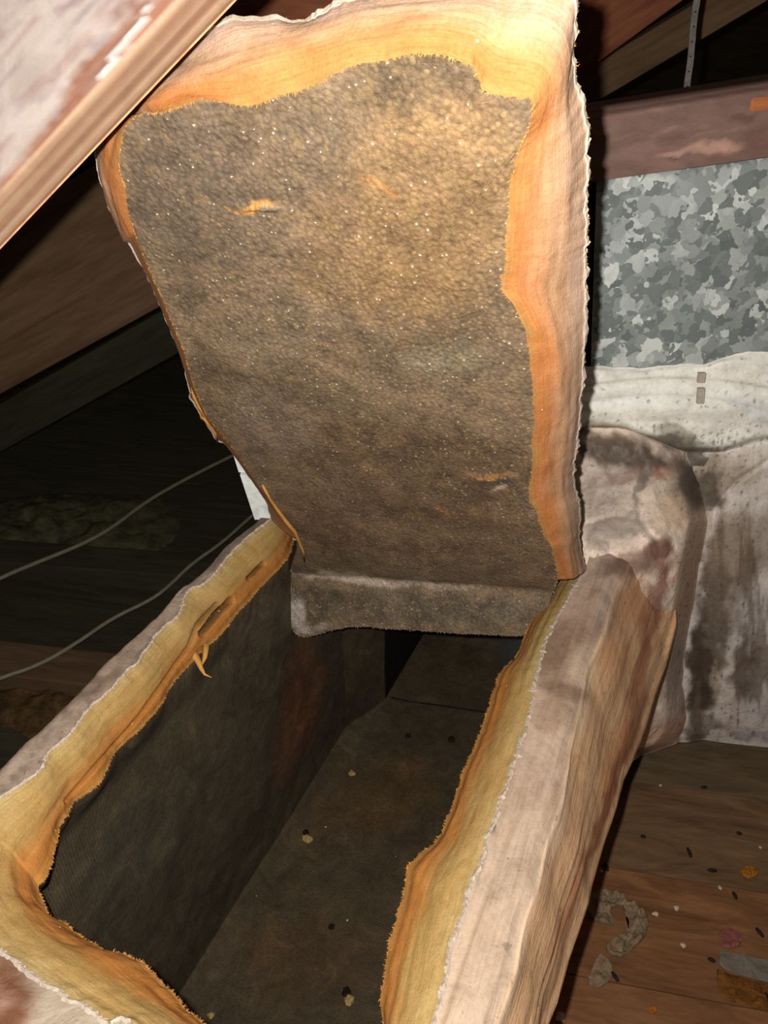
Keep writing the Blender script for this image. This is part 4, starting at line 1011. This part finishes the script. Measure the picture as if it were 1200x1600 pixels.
def rag(name, outline, z0, mat, label, cat, h=.006, seed=0):
    P = smooth_poly(outline + [outline[0]], 2); Q = resample([onZ(x, y, z0) for x, y in P], 121)[:-1]
    c = sum(Q, Vector()) / len(Q); n = 26; V = []
    for k in range(n):
        t = 1 - k / n
        for i, q in enumerate(Q):
            p = c.lerp(q, t * (1 + .05 * N(i * .4, seed))); e = 1 if k else .3
            p.z = z0 + e * h * max(0.05, .5 + 1.3 * fbm(p.x * 60 + seed, p.y * 42, 0, 4)); V.append(p)
    V.append(c + Z * h * .5); last = (n - 1) * 120
    Fc = gridF(n, 120, close=True) + [(last + i, last + (i + 1) % 120, len(V) - 1) for i in range(120)]
    # underside
    b = len(V); V += [Vector((q.x, q.y, z0)) for q in Q]; Fc += [(i, (i + 1) % 120, b + (i + 1) % 120, b + i)[::-1] for i in range(120)]
    return tag(mesh(name, V, Fc, mat), label, cat)
M_rag = mat_plain('grey_paper_scrap', lin((136, 114, 88)), .85, .15, .9, 90, .5)
rag('paper_scrap', [(918, 1402), (935, 1390), (962, 1392), (982, 1408), (975, 1418), (960, 1416), (950, 1425), (962, 1445), (950, 1448), (932, 1440), (915, 1425)], .001, M_rag, 'crumpled grey brown scrap beside the duct, upper one of three', 'scrap', .007, 1)
rag('paper_scrap', [(972, 1408), (990, 1408), (1008, 1425), (1014, 1445), (1008, 1465), (990, 1482), (972, 1498), (955, 1494), (944, 1482), (958, 1468), (978, 1455), (985, 1440), (975, 1425)], .001, M_rag, 'crumpled grey brown scrap curving to the right, middle one of three', 'scrap', .007, 4)
rag('paper_scrap', [(938, 1490), (955, 1502), (958, 1520), (950, 1536), (935, 1545), (915, 1535), (925, 1515), (930, 1500)], .001, M_rag, 'flat pale scrap on the floorboards, lowest one of three', 'scrap', .004, 7)
mp = rag('metal_plate', [(1126, 1484), (1150, 1490), (1240, 1508), (1236, 1545), (1180, 1530), (1120, 1512)], .001, mat_plain('dull_plate', lin((116, 106, 94)), .6, .3, .2, 40, .2), 'dull grey sheet metal plate lying on the boards at the lower right', 'plate', .0025, 11)
rag('insulation_tuft', [(1124, 1455), (1150, 1450), (1162, 1468), (1150, 1484), (1126, 1480)], .001, mat_plain('pink_tuft', lin((140, 84, 74)), .9, .1, .5, 60, .35), 'small pink insulation tuft just behind the metal plate', 'insulation', .006, 21)
rag('sawdust_patch', [(1155, 1362), (1170, 1352), (1186, 1358), (1184, 1370), (1166, 1374)], .0005, mat_plain('sawdust', lin((178, 116, 44)), .9, .1, 1, 400, .7), 'orange sawdust patch on the boards near the right edge', 'sawdust', .004, 31)
rag('sawdust_patch', [(1012, 1576), (1024, 1572), (1026, 1582), (1016, 1586)], .0005, mat_plain('sawdust_b', lin((190, 112, 40)), .9, .1, 1, 400, .6), 'small orange sawdust patch at the bottom of the floorboards', 'sawdust', .004, 33)
CL = ['pale chip on the boards right of the upper crumpled scrap, clear of it', 'pale chip touching the right of the middle crumpled scrap', 'pale chip lying between the middle scrap and the pink tuft', 'pale chip between the sawdust patch and the pink tuft', 'largest pale chip at the bottom, right beside the duct', 'pale chip farthest back under the plenum bottom', 'tiny pale chip close to the duct side above the scraps', 'tiny pale chip at the right edge behind the sawdust patch']
M_chip = mat_plain('pale_chip', lin((206, 186, 160)), .8, .2, .5, 200, .3)
for k, (x, y, r) in enumerate([(1056, 1420, .0035), (1024, 1429, .004), (1066, 1478, .0035), (1125, 1388, .003), (875, 1590, .006), (1032, 1228, .0025), (940, 1362, .0025), (1188, 1325, .0025)]):
    crumb('wood_chip', x, y, 0, r, M_chip, CL[k], 'chip', 'pale chips on the floorboards', .5, k + 20)
rag('splintered_board', [(1120, 1516), (1180, 1534), (1240, 1552), (1250, 1600), (1180, 1575), (1122, 1560)], .0005, mat_wood('splintered', lin((70, 44, 20)), lin((150, 96, 44)), 1.5, .85, .1, .8), 'ragged splintered patch of board below the metal plate', 'timber', .005, 41)
